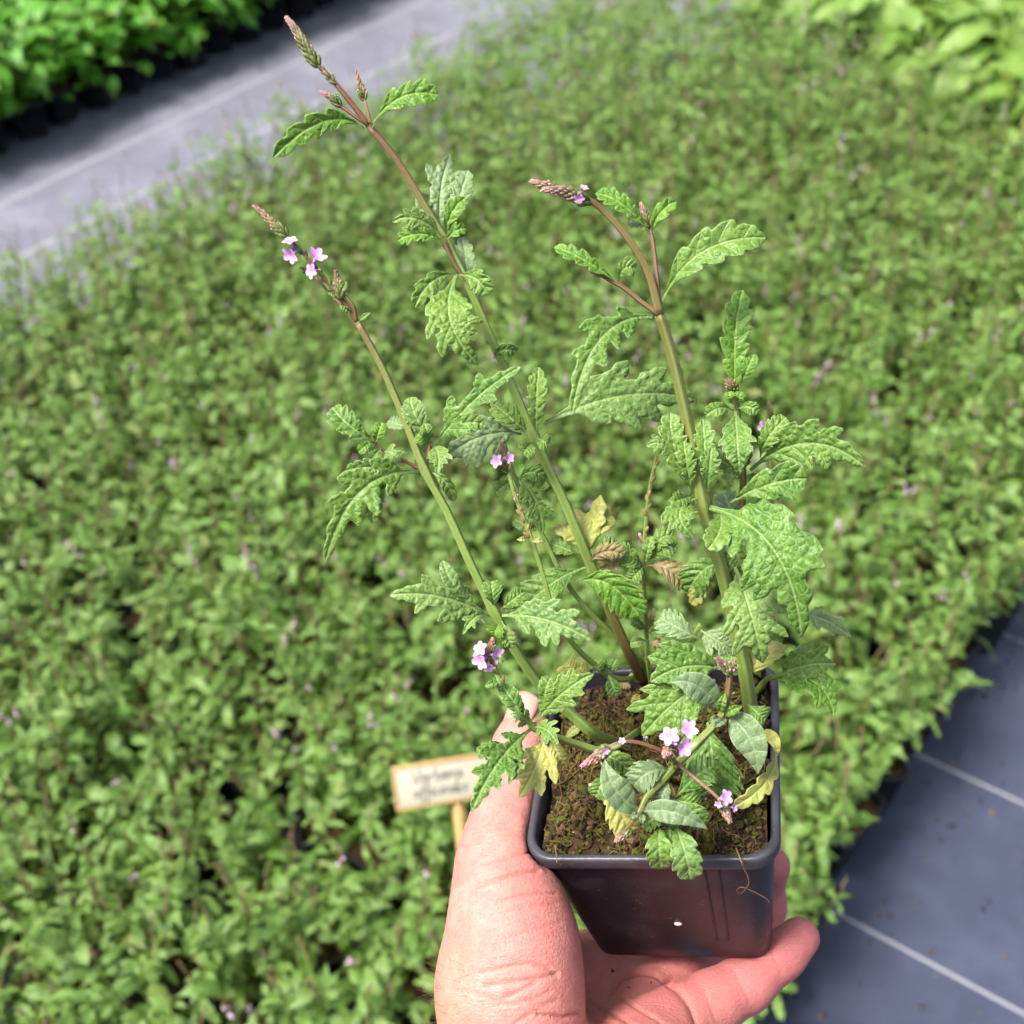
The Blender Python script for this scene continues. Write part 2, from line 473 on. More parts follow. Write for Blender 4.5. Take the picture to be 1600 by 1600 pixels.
def sheet(name, a0, a1, b0, b1, z, mat):
    # object axes: x along the path, y across it
    o = link(name, mesh_np(name, [(a0, b0, 0), (a1, b0, 0), (a1, b1, 0), (a0, b1, 0)], np.array([[0, 3, 2, 1]]), mats=[mat], smooth=False))
    mx = Matrix.Identity(4)
    for i in range(3): mx[i][0] = ALONG[i]; mx[i][1] = PERP[i]
    mx[2][3] = z; o.matrix_world = mx
    return o
tag(sheet('ground', -60, 90, -70, 70, 0.0, fabric('ground_fabric', (.030, .032, .040))), kind='structure')
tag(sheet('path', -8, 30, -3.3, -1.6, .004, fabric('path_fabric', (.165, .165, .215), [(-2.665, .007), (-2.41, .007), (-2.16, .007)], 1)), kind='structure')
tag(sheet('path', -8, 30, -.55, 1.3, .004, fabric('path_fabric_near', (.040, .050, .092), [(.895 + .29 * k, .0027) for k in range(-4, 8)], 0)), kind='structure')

# soil and dry bits swept on to the matting
acc = Acc()
for k in range(420):
    b = -.20 + abs(rng.normal(0, .22)); a = rng.uniform(.3, 1.7); q = rng.uniform(.0006, .0026) * (1.8 if rng.random() < .1 else 1)
    add_ell(acc, G(a, b, .004 + q * .4), rng.normal(0, 1, 3), q, q * rng.uniform(1, 2.4), [(.03, .02, .013), (.07, .045, .025), (.16, .11, .05)][rng.integers(3)], q * .6, .25)
for k in range(160):
    b = -2.9 + abs(rng.normal(0, .18)); a = rng.uniform(1.0, 3.6); q = rng.uniform(.001, .004)
    add_ell(acc, G(a, b, .004 + q * .4), rng.normal(0, 1, 3), q, q * 1.6, [(.03, .02, .013), (.09, .06, .03)][rng.integers(2)], q * .6, .25)
tag(link('soil_debris', acc.mesh('soil_debris', [MAT['crumb']])), 'loose brown soil crumbs scattered on the matting beside the beds', 'soil', kind='stuff')

# ------------------------------------------------------------------ leaf builder
def leaf2d(kind, nu, nv, seed, nl=None, depth=None):
    """blade in its own plane: x along midrib 0..1, y sideways with half width 1; returns x, w(actual half width), v, st"""
    r = random.Random(seed)
    u = np.linspace(0, 1, nu)[:, None]; v = np.linspace(-1, 1, nv)[None, :]
    side = np.where(v >= 0, 1, 0)
    if kind == 'L': nl = nl or 4.0; depth = .78 if depth is None else depth; teeth, sweep = .16, 1.7
    elif kind == 'S': nl = nl or 6.0; depth = .36 if depth is None else depth; teeth, sweep = .08, 1.1
    else: nl = nl or 5.0; depth = .0; teeth, sweep = .02, .2
    offs = [r.uniform(0, .35), r.uniform(0, .35)]
    ph = np.where(side == 1, nl * u + offs[1], nl * u + offs[0])
    fr = ph % 1.0
    bump = 1 - np.abs(2 * fr - 1) ** (2.2 if kind == 'L' else 1.8)
    cu = np.clip(u, 1e-4, 1 - 1e-4)
    if kind == 'L': env = (cu ** .8 * (1 - cu) ** .62) / (.563 ** .8 * .437 ** .62)
    elif kind == 'S': env = (cu ** .8 * (1 - cu) ** .70) / (.533 ** .8 * .467 ** .70)
    else: env = (cu ** .66 * (1 - cu) ** 1.05) / (.386 ** .66 * .614 ** 1.05)
    pet = np.clip((u - .03) / (.22 if kind != 'O' else .06), 0, 1); pet = pet * pet * (3 - 2 * pet)
    env = env * (.06 + .94 * pet)
    amp = 1 + .18 * np.sin(np.floor(ph) * 2.3 + seed + side)
    if kind == 'O': amp = 1.0
    dp = depth * (1 - .5 * cu ** 2.5)          # the end lobe is less cut
    wd = env * ((1 - dp) + dp * bump * amp)
    t2 = (ph * (3 if kind == 'L' else 2) + .2) % 1.0
    wd = wd * (1 - teeth + teeth * (1 - np.abs(2 * t2 - 1) ** 1.6))
    wd = np.maximum(wd, .05 * (u < .9))
    x = u + 0 * v
    st = np.stack([np.broadcast_to(ph, x.shape), np.broadcast_to(v, x.shape)], -1)
    return x, np.broadcast_to(wd, x.shape), np.broadcast_to(v, x.shape), st, sweep, fr

def grid_faces(nu, nv):
    i, j = np.meshgrid(np.arange(nu - 1), np.arange(nv - 1), indexing='ij')
    return np.stack([i * nv + j, i * nv + j + 1, (i + 1) * nv + j + 1, (i + 1) * nv + j], -1).reshape(-1, 4)

def lobed2d(asp, seed, pairs, depth, nx):
    """pinnately lobed blade of length 1 and half width asp as an implicit outline; returns x, y, faces, vein distance, edge distance"""
    r = random.Random(seed * 13 + 5)
    lobes = []                                     # ax, ay, ux, uy, length, half width, teeth
    xs = np.linspace(.20, .56, pairs) if pairs > 1 else [.32]
    for s_ in (1, -1):
        for i, x0 in enumerate(xs):
            reach = asp * [.80, 1.0, .80, .58, .42][min(i + (0 if pairs > 2 else 1), 4)] * r.uniform(.86, 1.06)
            th = R(r.uniform(36, 50)); l = reach / math.sin(th)
            lobes.append((x0 + r.uniform(-.03, .03), 0.0, math.cos(th), s_ * math.sin(th), l, min(.27 * l, (.66 - .22 * depth) * (.42 / pairs)) * r.uniform(.9, 1.15), 3))
    tw = asp * r.uniform(.40, .5)
    lobes.append((.36, 0.0, 1.0, 0.0, .64, tw, 5))
    body = asp * (1 - depth) * .85
    def field(X, Y):
        wing = body * np.clip((X - .08) / .25, 0, 1) * np.clip((1.0 - X) / .3, 0, 1) + .014 * np.clip((1 - X) * 4, 0, 1)
        f = np.abs(Y) - wing; f = np.maximum(f, np.maximum(-X, X - 1.0))
        dv = np.abs(Y)
        for ax, ay, ux, uy, l, hw, nt_ in lobes:
            px, py = X - ax, Y - ay
            t = (px * ux + py * uy) / l; pe = -px * uy + py * ux
            tc = np.clip(t, 0, 1)
            rad = hw * np.clip(np.sin(np.pi * np.clip(tc * .80 + .195, 0, 1)), 0, 1) ** .66
            ph = (tc * nt_ + .15) % 1.0
            rad = rad * (1 - .30 * np.clip((tc - .15) / .2, 0, 1) * np.abs(2 * ph ** 1.5 - 1) ** 1.5)
            e = np.abs(pe) - rad
            over = np.maximum(t - 1, -t) * l
            e = np.where(over > 0, np.hypot(over, np.maximum(e, 0)) + np.minimum(e, 0) * 0, e)
            f = smin(f, e, .010)
            dv = np.minimum(dv, np.where((t > -.02) & (t < .97), np.abs(pe), 9))
            # side veins inside the lobe, slanting forward
            sv = np.abs(((t - .6 * np.abs(pe) / l) * (nt_ + 1.5)) % 1.0 - .5) * l / (nt_ + 1.5)
            dv = np.where((np.abs(pe) < rad) & (t > .1) & (t < .9), np.minimum(dv, sv + .006), dv)
        return f, dv
    ny = max(8, int(nx * (2.3 * asp)))
    gx = np.linspace(-.01, 1.01, nx); gy = np.linspace(-1.15 * asp, 1.15 * asp, ny)
    X, Y = np.meshgrid(gx, gy, indexing='ij'); f, dv = field(X, Y)
    i, j = np.meshgrid(np.arange(nx - 1), np.arange(ny - 1), indexing='ij')
    Q = np.stack([i * ny + j, i * ny + j + 1, (i + 1) * ny + j + 1, (i + 1) * ny + j], -1).reshape(-1, 4)
    ins = (f < 0).ravel()
    cx = .25 * (X[:-1, :-1] + X[1:, :-1] + X[:-1, 1:] + X[1:, 1:]); cy = .25 * (Y[:-1, :-1] + Y[1:, :-1] + Y[:-1, 1:] + Y[1:, 1:])
    fc, _ = field(cx, cy)
    keep = (ins[Q].sum(1) >= 2) | (fc.ravel() < 0)
    Q = Q[keep]
    used = np.unique(Q); remap = -np.ones(nx * ny, int); remap[used] = np.arange(len(used)); Q = remap[Q]
    x, y = X.ravel()[used], Y.ravel()[used]
    # pull the outer ring of points on to the outline
    cnt = np.zeros(len(used), int); np.add.at(cnt, Q.ravel(), 1)
    bd = cnt < 4; hstep = gx[1] - gx[0]
    for _ in range(4):
        f0, _d = field(x[bd], y[bd]); e = 1e-4
        dx = (field(x[bd] + e, y[bd])[0] - f0) / e; dy = (field(x[bd], y[bd] + e)[0] - f0) / e
        g2 = np.maximum(dx * dx + dy * dy, .15); st_ = np.clip(f0 / g2, -.6 * hstep, .6 * hstep)
        x[bd] -= .8 * st_ * dx; y[bd] -= .8 * st_ * dy
    f, dv = field(x, y)
    return x, y, Q, dv, np.maximum(-f, 0)

def leaf3d(p0, p1, p2, half, N_hint, kind='L', roll=0.0, fold=.25, seed=1, nu=60, nv=15, rug=.00045, curl=0.0, wave=.06, nl=None, depth=None):
    """blade swept on a quadratic through p0, p1, p2 (all world)"""
    p0, p1, p2 = (np.asarray(q, float) for q in (p0, p1, p2))
    L = np.linalg.norm(p1 - p0) + np.linalg.norm(p2 - p1)
    if kind == 'L':
        pairs = max(1, int(round((nl or 4) - 1.2)))
        xs, yn, Q, dv, de = lobed2d(half / L, seed, pairs, .66 if depth is None else depth, nu)
        y = yn * L; dvm = dv * L * 1000; dem = de * L * 1000
        st = np.stack([.5 + np.clip(dvm / 5.0, 0, .499), 1 - .12 * np.clip(dem / .55, 0, 4)], -1)
        puff = np.clip(dvm / 1.6, 0, 1) * np.clip(dem / 1.0, 0, 1)
        vv = np.clip(np.abs(y) / half, 0, 1.2)
    else:
        x, wd, v, st, sweep, fr = leaf2d(kind, nu, nv, seed, nl, depth)
        y = v * wd * half
        xs = x + sweep * np.abs(y) / L * (1 - .55 * x ** 2)
        puff = (.5 - .5 * np.cos(2 * np.pi * (fr + .5))) * np.abs(np.sin(np.pi * np.clip(np.abs(v), 0, 1))) * np.clip(wd * 2, 0, 1)
        vv = np.abs(v) * np.sqrt(np.clip(wd, 0, 1))
        Q = grid_faces(nu, nv)
        xs, y, puff, vv = (np.ravel(np.broadcast_to(q, (nu, nv))) for q in (xs, y, puff, vv)); st = st.reshape(-1, 2)
    c = 2 * p1 - .5 * (p0 + p2)                    # p1 is on the curve at the middle
    X = xs[:, None]
    C = (1 - X) ** 2 * p0 + 2 * X * (1 - X) * c + X ** 2 * p2
    T = nrm(2 * (1 - X) * (c - p0) + 2 * X * (p2 - c))
    N = N_hint - T * np.sum(T * N_hint, -1, keepdims=True); N = nrm(N)
    B = np.cross(T, N)
    cr, sr = math.cos(roll), math.sin(roll)
    N, B = N * cr + B * sr, B * cr - N * sr
    av = np.abs(y)
    h = fold * av - curl * av ** 2 / max(half, 1e-6) + rug * puff
    r = random.Random(seed * 7 + 1)
    h = h + wave * half * vv ** 2 * np.sin(xs * r.uniform(9, 15) + np.where(y > 0, 0, 2) + r.uniform(0, 6))
    V = C + B * y[:, None] + N * h[:, None]
    cell = np.stack([xs * L * 1000, y * 1000], -1)
    return V, Q, cell, st

# ------------------------------------------------------------------ beds of plants behind
def leaf_proto(name, kind, mat, L, half, arch, seed, nu, nv, nl=None, fold=.25):
    """leaf pointing along +x from the origin, upper face +z, drooping by arch"""
    p0 = np.zeros(3); p2 = np.array([L * .96, 0, -arch * L]); p1 = np.array([L * .52, 0, .12 * L - .2 * arch * L])
    V, Q, ce, st = leaf3d(p0, p1, p2, half, np.array([0, 0, 1.0]), kind, 0, fold, seed, nu, nv, .0005, .1, .12, nl)
    return V, Q, ce, st

def rotm(az, el, tw):
    ca, sa = math.cos(az), math.sin(az); ce, se = math.cos(el), math.sin(el); ct, stt = math.cos(tw), math.sin(tw)
    Rz = np.array([[ca, -sa, 0], [sa, ca, 0], [0, 0, 1]]); Ry = np.array([[ce, 0, -se], [0, 1, 0], [se, 0, ce]])
    Rx = np.array([[1, 0, 0], [0, ct, -stt], [0, stt, ct]])
    return Rz @ Ry @ Rx

def to4(Rm, p, s=1.0):
    m = Matrix.Identity(4)
    for i in range(3):
        for j in range(3): m[i][j] = Rm[i, j] * s
        m[i][3] = p[i]
    return m

def nursery_pot(h=.09, w0=.032, w1=.044):
    acc = Acc()
    n = 5; ring = []
    for cx, cy, a0 in ((1, 1, 0), (-1, 1, 90), (-1, -1, 180), (1, -1, 270)):
        for k in range(n):
            a = R(a0 + 90 * k / (n - 1)); ring.append((cx * .78 + .22 * math.cos(a), cy * .78 + .22 * math.sin(a)))
    ring = np.array(ring); m = len(ring)
    prof = [(w0, 0), (w1 * .95, h - .008), (w1, h - .008), (w1, h), (w1 * .92, h), (w1 * .9, h - .012)]
    V = np.concatenate([np.concatenate([ring * w, np.full((m, 1), z)], 1) for w, z in prof])
    i, j = np.meshgrid(np.arange(len(prof) - 1), np.arange(m), indexing='ij'); j2 = (j + 1) % m
    Q = np.stack([i * m + j, i * m + j2, (i + 1) * m + j2, (i + 1) * m + j], -1).reshape(-1, 4)
    me = mesh_np('nursery_pot', V, [Q], mats=[MAT['pot']])
    return me, w1 * .9, h - .012
POT_ME, PSW, PSZ = nursery_pot()
SOIL_ME = mesh_np('soil_fill', [(-PSW, -PSW, PSZ), (PSW, -PSW, PSZ), (PSW, PSW, PSZ), (-PSW, PSW, PSZ)], np.array([[0, 1, 2, 3]]), mats=[MAT['soil']], smooth=False)

BED_L = []
for k in range(9):
    r = random.Random(k + 50)
    L = r.uniform(.034, .054); BED_L.append((['L', 'L', 'S', 'L', 'S', 'L', 'L', 'S', 'L'][k], L, L * r.uniform(.16, .26), r.uniform(.0, .55), k + 3))
def bed_leaf(k, nu, nv):
    kd, L, hf, ar, sdd = BED_L[k]
    return leaf_proto('leaf', kd if nu > 12 else 'S', 'bed', L, hf * (1 if nu > 12 else .8), ar, sdd, nu, nv, nl=4.2)
BED_HI = [bed_leaf(k, 26, 7) for k in range(9)]
BED_LO = [bed_leaf(k, 9, 3) for k in range(9)]
BED_LEAF_ME = [mesh_np('leaf', v, q, {'cell': ce, 'st': st}, mats=[MAT['bed']]) for v, q, ce, st in BED_HI]

def verbena_variant(seed):
    """leaf placements, stems and flower spikes of one potted plant of the bed"""
    r = random.Random(seed); leaves = []; stems = Acc(); spk = []
    ns = 11
    for s in range(ns):
        az = 2 * math.pi * s / ns + r.uniform(-.4, .4); lean = r.uniform(.15, .75)
        top = np.array([math.cos(az) * lean * .13, math.sin(az) * lean * .13, .085 + r.uniform(.12, .20) * (1.05 - .35 * lean)])
        base = np.array([math.cos(az) * .01, math.sin(az) * .01, PSZ])
        mid = (base + top) / 2 + np.array([-math.cos(az), -math.sin(az), 0]) * .006
        path = catmull([base, mid, top], 9)
        V, Q, T = tube(path, np.linspace(.0016, .0009, 9), 5); stems.add(V, Q, T, (r.uniform(.1, .7), 0, 0))
        for t in (2.2, 3.3, 4.3, 5.2, 6.0, 6.8, 7.5, 7.9):
            i = int(t); p = path[i] * (1 - t + i) + path[min(i + 1, 8)] * (t - i)
            a0 = r.uniform(0, 6.3)
            for sd_ in (0, math.pi):
                top_ = t / 8
                leaves.append((r.randrange(9), rotm(a0 + sd_ + r.uniform(-.4, .4), r.uniform(-.35, .45) + .35 * top_, r.uniform(-.75, .75)), p,
                               r.choice((.48, .58, .68, .72, .85, 1.05)) * (1.12 - .45 * top_)))
        if r.random() < .7:
            ln = r.uniform(.02, .08); tip = top + np.array([r.uniform(-.25, .25), r.uniform(-.25, .25), 1]) * ln
            V, Q, T = tube([top, (top + tip) / 2, tip], [.0009, .0008, .0007], 5); stems.add(V, Q, T, (.6, .15, 0))
            d = nrm(tip - top); spikes = Acc(); spk.append(spikes)
            for q in range(9):
                f = q / 9; c = top + (tip - top) * (.45 + .6 * f) + rng.normal(0, .0008, 3)
                add_ell(spikes, c, d + rng.normal(0, .4, 3), .0011, .0022, (.16, .13 - .03 * f, .07))
            if r.random() < .13:
                for q in range(r.randint(2, 4)):
                    c = top + (tip - top) * r.uniform(.55, .92) + rng.normal(0, .0022, 3)
                    add_ell(spikes, c, rng.normal(0, 1, 3), .0022, .0013, (.56, .40, .58))
    return leaves, stems, spk

def joined_leaves(leaves, src, mat, name):
    acc = Acc(); rr = random.Random(len(leaves))
    for k, Rm, p, s in leaves:
        v, q, ce, st = src[k]
        acc.add((v * s) @ Rm.T + p, q, None, (rr.random(),) * 3, {'cell': ce, 'st': st})
    return acc.mesh(name, [mat])

class Variant: pass
VARS = []
for k in range(6):
    o = Variant(); o.leaves, o.stacc, o.spacc = verbena_variant(100 + k)
    o.stem_me = o.stacc.mesh('stems', [MAT['stem']]); o.spike_me = [q.mesh('spike', [MAT['bud']]) for q in o.spacc]
    o.leaf_me = joined_leaves(o.leaves, BED_HI, MAT['bed'], 'foliage')
    VARS.append(o)

def proj(p):
    d = np.asarray(p) - cam_pos; z = d @ c_fwd
    return 800 + F * (d @ c_right) / z, 800 - F * (d @ c_up) / z, z

def place(root, loc, rz):
    root.location = loc; root.rotation_euler = (0, 0, rz)
def child(name, me, parent, mx=None):
    o = bpy.data.objects.new(name, me); COL.objects.link(o); o.parent = parent
    if mx is not None: o.matrix_basis = mx
    return o

SP = .118
spots = []
rb = random.Random(5)
na = 0
for ia in range(-5, 30):
    for ib in range(17):
        a = .02 + ia * SP + rb.uniform(-.012, .012); b = -.215 - ib * SP * .925 + rb.uniform(-.012, .012)
        if a > 3.06 + .25 * math.sin(b * 3): continue
        p = G(a, b)
        x, y, z = proj(p + np.array([0, 0, .2]))
        if z < .3: continue
        m = 700 if z < 2 else 260
        if -m < x < 1600 + m and -m < y < 1600 + m:
            vis = -90 < x < 1690 and -60 < y < 1720
            spots.append((0 if vis else 1, z, p))
spots.sort(key=lambda q: (q[0], q[1]))
far = Acc(); fsp = Acc()
BED_GROUP = 'verbena plants packed in the bed behind the hand'
n_ind = 0
for i, (hid, z, p) in enumerate(spots):
    vr = VARS[rb.randrange(6)]; rz = rb.uniform(0, 6.28); sc = rb.uniform(.88, 1.12)
    if not hid and n_ind < 300:
        n_ind += 1
        root = bpy.data.objects.new('verbena_plant', None); COL.objects.link(root); place(root, p + np.array([0, 0, .005]), rz)
        root.scale = (sc, sc, sc)
        ac, bc = p @ ALONG, p @ PERP
        if bc > -.27: lb, gp = 'verbena plant at the right edge of the bed, leaning over dark matting', 'verbena plants along the matting edge'
        elif bc < -1.82: lb, gp = 'verbena plant on the far left edge of the bed, beside the grey path', 'verbena plants along the path edge'
        elif ac > 2.85: lb, gp = 'verbena plant in the last rows before the lime green plants', 'verbena plants in the last rows'
        else: lb, gp = 'blurred green verbena plant among its neighbours inside the dense bed', BED_GROUP
        tag(root, lb, 'plant', gp)
        child('pot', POT_ME, root); child('soil', SOIL_ME, root)
        st_o = child('stem', vr.stem_me, root); [child('flower_spike', q, root) for q in vr.spike_me]
        if n_ind <= 28:
            for k, Rm, q, s in vr.leaves:
                child('leaf', BED_LEAF_ME[k], root, to4(Rm, q, s))
        else:
            child('foliage', vr.leaf_me, root)
    else:
        c_, s_ = math.cos(rz), math.sin(rz); RZ = np.array([[c_, -s_, 0], [s_, c_, 0], [0, 0, 1]])
        for k, Rm, q, s in vr.leaves:
            v, f, ce, st = BED_LO[k]
            far.add((((v * s) @ Rm.T + q) @ RZ.T) * sc + p, f, None, (rb.random(),) * 3, {'cell': ce, 'st': st})
        for q in vr.spacc:
            fsp.add(((np.concatenate(q.V)) @ RZ.T) * sc + p, np.concatenate(q.Q), np.concatenate(q.T), np.concatenate(q.C))
far_o = link('verbena_bed', far.mesh('verbena_bed', [MAT['bed']]))
tag(far_o, 'dense green carpet of verbena foliage filling the far bed', 'plants', kind='stuff')

tag(link('far_flower_spikes', fsp.mesh('far_flower_spikes', [MAT['bud']]), far_o), kind='stuff')

# lush plants across the path, upper left
def rosette_variant(seed, n, L0, L1, wr, kind, z0, z1, spread, nu, nv, nl, arch):
    r = random.Random(seed); protos = []; leaves = []
    for k in range(5):
        L = r.uniform(L0, L1); protos.append(leaf_proto('leaf', kind, None, L, L * wr * r.uniform(.85, 1.15), r.uniform(*arch), seed * 5 + k, nu, nv, nl, .3))
    for k in range(n):
        f = (k + .5) / n; az = k * 2.4 + r.uniform(-.3, .3)
        rad = spread * math.sqrt(r.random()) ; z = z0 + (z1 - z0) * r.random() ** .7
        leaves.append((r.randrange(5), rotm(az, r.uniform(-.2, .75), r.uniform(-.4, .4)), np.array([math.cos(az) * rad, math.sin(az) * rad, z - rad * .35]), r.uniform(.75, 1.15)))
    st = Acc()
    for k in range(8):
        a = r.uniform(0, 6.3); V, Q, T = tube([(0, 0, PSZ), (math.cos(a) * .02, math.sin(a) * .02, (z0 + z1) / 2), (math.cos(a) * spread * .6, math.sin(a) * spread * .6, z1)], [.0025, .002, .0015], 5)
        st.add(V, Q, T, (0, 0, 0))
    return protos, leaves, st
def bed_of(name, label, group, cat, matname, variants, spots_):
    data = []
    for pr, lv, st in variants:
        data.append((joined_leaves(lv, pr, MAT[matname], 'foliage'), st.mesh('stems', [MAT['stem']])))
    for p, rz, sc in spots_:
        fm, sm = data[rb.randrange(len(data))]
        root = bpy.data.objects.new(name, None); COL.objects.link(root); place(root, p, rz); root.scale = (sc, sc, sc)
        tag(root, label, cat, group)
        child('pot', POT_ME, root); child('soil', SOIL_ME, root); child('stem', sm, root); child('foliage', fm, root)
lush_spots = []
for ia in range(0, 22):
    for ib in range(9):
        a = 1.15 + ia * .118 + rb.uniform(-.01, .01); b = -2.93 - ib * .125 + rb.uniform(-.01, .01)
        p = G(a, b, .006); x, y, z = proj(p + np.array([0, 0, .2]))
        if -170 < x < 760 and -170 < y < 520: lush_spots.append((p, rb.uniform(0, 6.3), rb.uniform(.95, 1.2)))
bed_of('lush_plant', 'bright green leafy plant in a black pot across the grey path', 'lush plants across the path', 'plant', 'lush',
       [rosette_variant(s, 64, .045, .075, .30, 'O', .10, .27, .085, 14, 5, 5, (.1, .5)) for s in (1, 2, 3)], lush_spots)
lime_spots = []
for ia in range(0, 8):
    for ib in range(9):
        a = 2.80 + ia * .17 + rb.uniform(-.03, .03); b = -.25 - ib * .17 + rb.uniform(-.03, .03)
        p = G(a, b, .006); x, y, z = proj(p + np.array([0, 0, .25]))
        edge = 1180 + max(0, y) * 1.0
        if a > 3.10 + .25 * math.sin(b * 3) and x > 1150 and x < 1800 and -260 < y < 210: lime_spots.append((p, rb.uniform(0, 6.3), rb.uniform(.9, 1.2)))
bed_of('broad_leaf_plant', 'lime green broad leaved plant beyond the verbena bed', 'broad leaved plants past the verbena', 'plant', 'lime',
       [rosette_variant(s, 30, .10, .17, .24, 'S', .10, .26, .07, 18, 5, 8, (.2, .6)) for s in (11, 12)], lime_spots)

# ------------------------------------------------------------------ the pot in the hand
POT_R = np.array([[.96361051, .14768781, -.2228073], [-.07070948, -.66299638, -.74527577], [-.25778858, .73391015, -.62842736]])
POT_T = np.array([.05373598, .09095525, .4617691])
PW = cam_pos + cam2w(POT_T[None])[0]
PRW = np.stack([cam2w(POT_R[:, k][None])[0] for k in range(3)], 1)      # pot axes in the world, columns
def pot2w(v): return np.asarray(v) @ PRW.T + PW
def w2pot(v): return (np.asarray(v) - PW) @ PRW
HB, ZB, RIMH = .0348, -.0838, .0065
def on_soil(x, y, z=-.0052):
    r = ray(x, y); n = PRW[:, 2]; q = PW + n * z
    t = ((q - cam_pos) @ n) / (r @ n)
    return cam_pos + r * t

root_o = bpy.data.objects.new('potted_plant', None); COL.objects.link(root_o)
root_o.location = pot2w([0, 0, ZB])
tag(root_o, 'tall verbena with pink flower spikes in a square black pot held by the hand', 'plant')

def rsq(hw, rc, n=9):
    out = []
    for cx, cy, a0 in ((1, 1, 0), (-1, 1, 90), (-1, -1, 180), (1, -1, 270)):
        for k in range(n):
            a = R(a0 + 90 * k / (n - 1)); out.append((cx * (hw - rc) + rc * math.cos(a), cy * (hw - rc) + rc * math.sin(a)))
    # points along the flat sides too
    o2 = []
    m = len(out)
    for i in range(m):
        o2.append(out[i])
        if i % n == n - 1:
            q = out[(i + 1) % m]
            for t in (.2, .4, .6, .8): o2.append((out[i][0] * (1 - t) + q[0] * t, out[i][1] * (1 - t) + q[1] * t))
    return np.array(o2)
def loft(prof, rcs, capfirst=False):
    rings = [np.concatenate([rsq(h, rc), np.full((len(rsq(h, rc)), 1), z)], 1) for (h, z), rc in zip(prof, rcs)]
    m = len(rings[0]); V = np.concatenate(rings)
    i, j = np.meshgrid(np.arange(len(prof) - 1), np.arange(m), indexing='ij'); j2 = (j + 1) % m
    Q = np.stack([i * m + j, i * m + j2, (i + 1) * m + j2, (i + 1) * m + j], -1).reshape(-1, 4)
    T = []
    if capfirst:
        V = np.concatenate([V, [[0, 0, prof[0][1]]]])
        T = [(len(V) - 1, (k + 1) % m, k) for k in range(m)]
    return V, Q, np.array(T, int).reshape(-1, 3)
def hw_at(z): return HB + (.0428 - HB) * (z - ZB) / (-RIMH - ZB)
o_ = np.array(root_o.location)
zs = [ZB, ZB + .0005, ZB + .002] + list(np.linspace(ZB + .01, -RIMH - .001, 10))
prof = [(HB - .002, ZB), (HB - .0007, ZB + .0005), (hw_at(ZB + .002), ZB + .002)] + [(hw_at(z), z) for z in zs[3:]]
V, Q, T = loft(prof, [.008] * 3 + list(np.linspace(.0082, .0095, 10)), True)
pot_o = link('pot', mesh_np('pot', pot2w(V) - o_, [Q, T], mats=[MAT['pot']]), root_o, o_)
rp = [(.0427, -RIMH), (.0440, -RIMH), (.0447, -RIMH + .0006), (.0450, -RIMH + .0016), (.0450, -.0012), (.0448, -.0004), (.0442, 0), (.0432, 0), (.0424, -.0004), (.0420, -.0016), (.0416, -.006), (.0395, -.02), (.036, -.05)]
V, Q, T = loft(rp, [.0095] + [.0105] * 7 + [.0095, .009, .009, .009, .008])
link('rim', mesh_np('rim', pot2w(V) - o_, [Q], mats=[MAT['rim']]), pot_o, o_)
# two raised ribs on the front wall
for xr in (.0185, .0235):
    acc = Acc(); path = []
    for z in np.linspace(-.010, -.066, 8):
        path.append((xr * hw_at(z) / .0428, -hw_at(z) - .00005, z))
    V, Q, T = tube(pot2w(path), .00045, 5); acc.add(V, Q, T)
    link('rib', acc.mesh('rib', [MAT['pot']], o_), pot_o, o_)
# a pale seed stuck on the wall
sp_w = None
for yy in np.linspace(0, 1, 1):
    r_ = ray(1060, 1443); n_ = PRW @ nrm(np.array([0, -1, -(.0428 - HB) / (-RIMH - ZB) * -1.0 * -1]))
    q_ = pot2w([0, -hw_at(-.05), -.05]); t_ = ((q_ - cam_pos) @ n_) / (r_ @ n_); sp_w = cam_pos + r_ * t_
acc = Acc(); add_ell(acc, sp_w, c_right + .1 * c_fwd, .0009, .0016); 
link('seed', acc.mesh('seed', [MAT['speck']], sp_w), pot_o, sp_w)

# soil surface
ns_ = 70; hw = .0402
gx, gy = np.meshgrid(np.linspace(-hw, hw, ns_), np.linspace(-hw, hw, ns_), indexing='ij')
def vnoise(x, y, s, seed):
    r = np.random.default_rng(seed); g = r.random((64, 64)); x = x * s + 31; y = y * s + 31
    i = np.floor(x).astype(int); j = np.floor(y).astype(int); u = x - i; v = y - j; u = u * u * (3 - 2 * u); v = v * v * (3 - 2 * v)
    return (g[i % 64, j % 64] * (1 - u) + g[(i + 1) % 64, j % 64] * u) * (1 - v) + (g[i % 64, (j + 1) % 64] * (1 - u) + g[(i + 1) % 64, (j + 1) % 64] * u) * v
def soil_z(x, y):
    d = np.maximum(np.abs(x), np.abs(y))
    return -.0048 + .0060 * (vnoise(x, y, 90, 1) - .5) + .004 * (vnoise(x, y, 230, 2) - .5) + .002 * (vnoise(x, y, 600, 3) - .5) - .002 * np.clip((d - .034) / .006, 0, 1)
gz = soil_z(gx, gy)
so_ = link('soil', mesh_np('soil', pot2w(np.stack([gx, gy, gz], -1).reshape(-1, 3)) - o_, grid_faces(ns_, ns_), mats=[MAT['soil']]), root_o, o_)
acc = Acc()
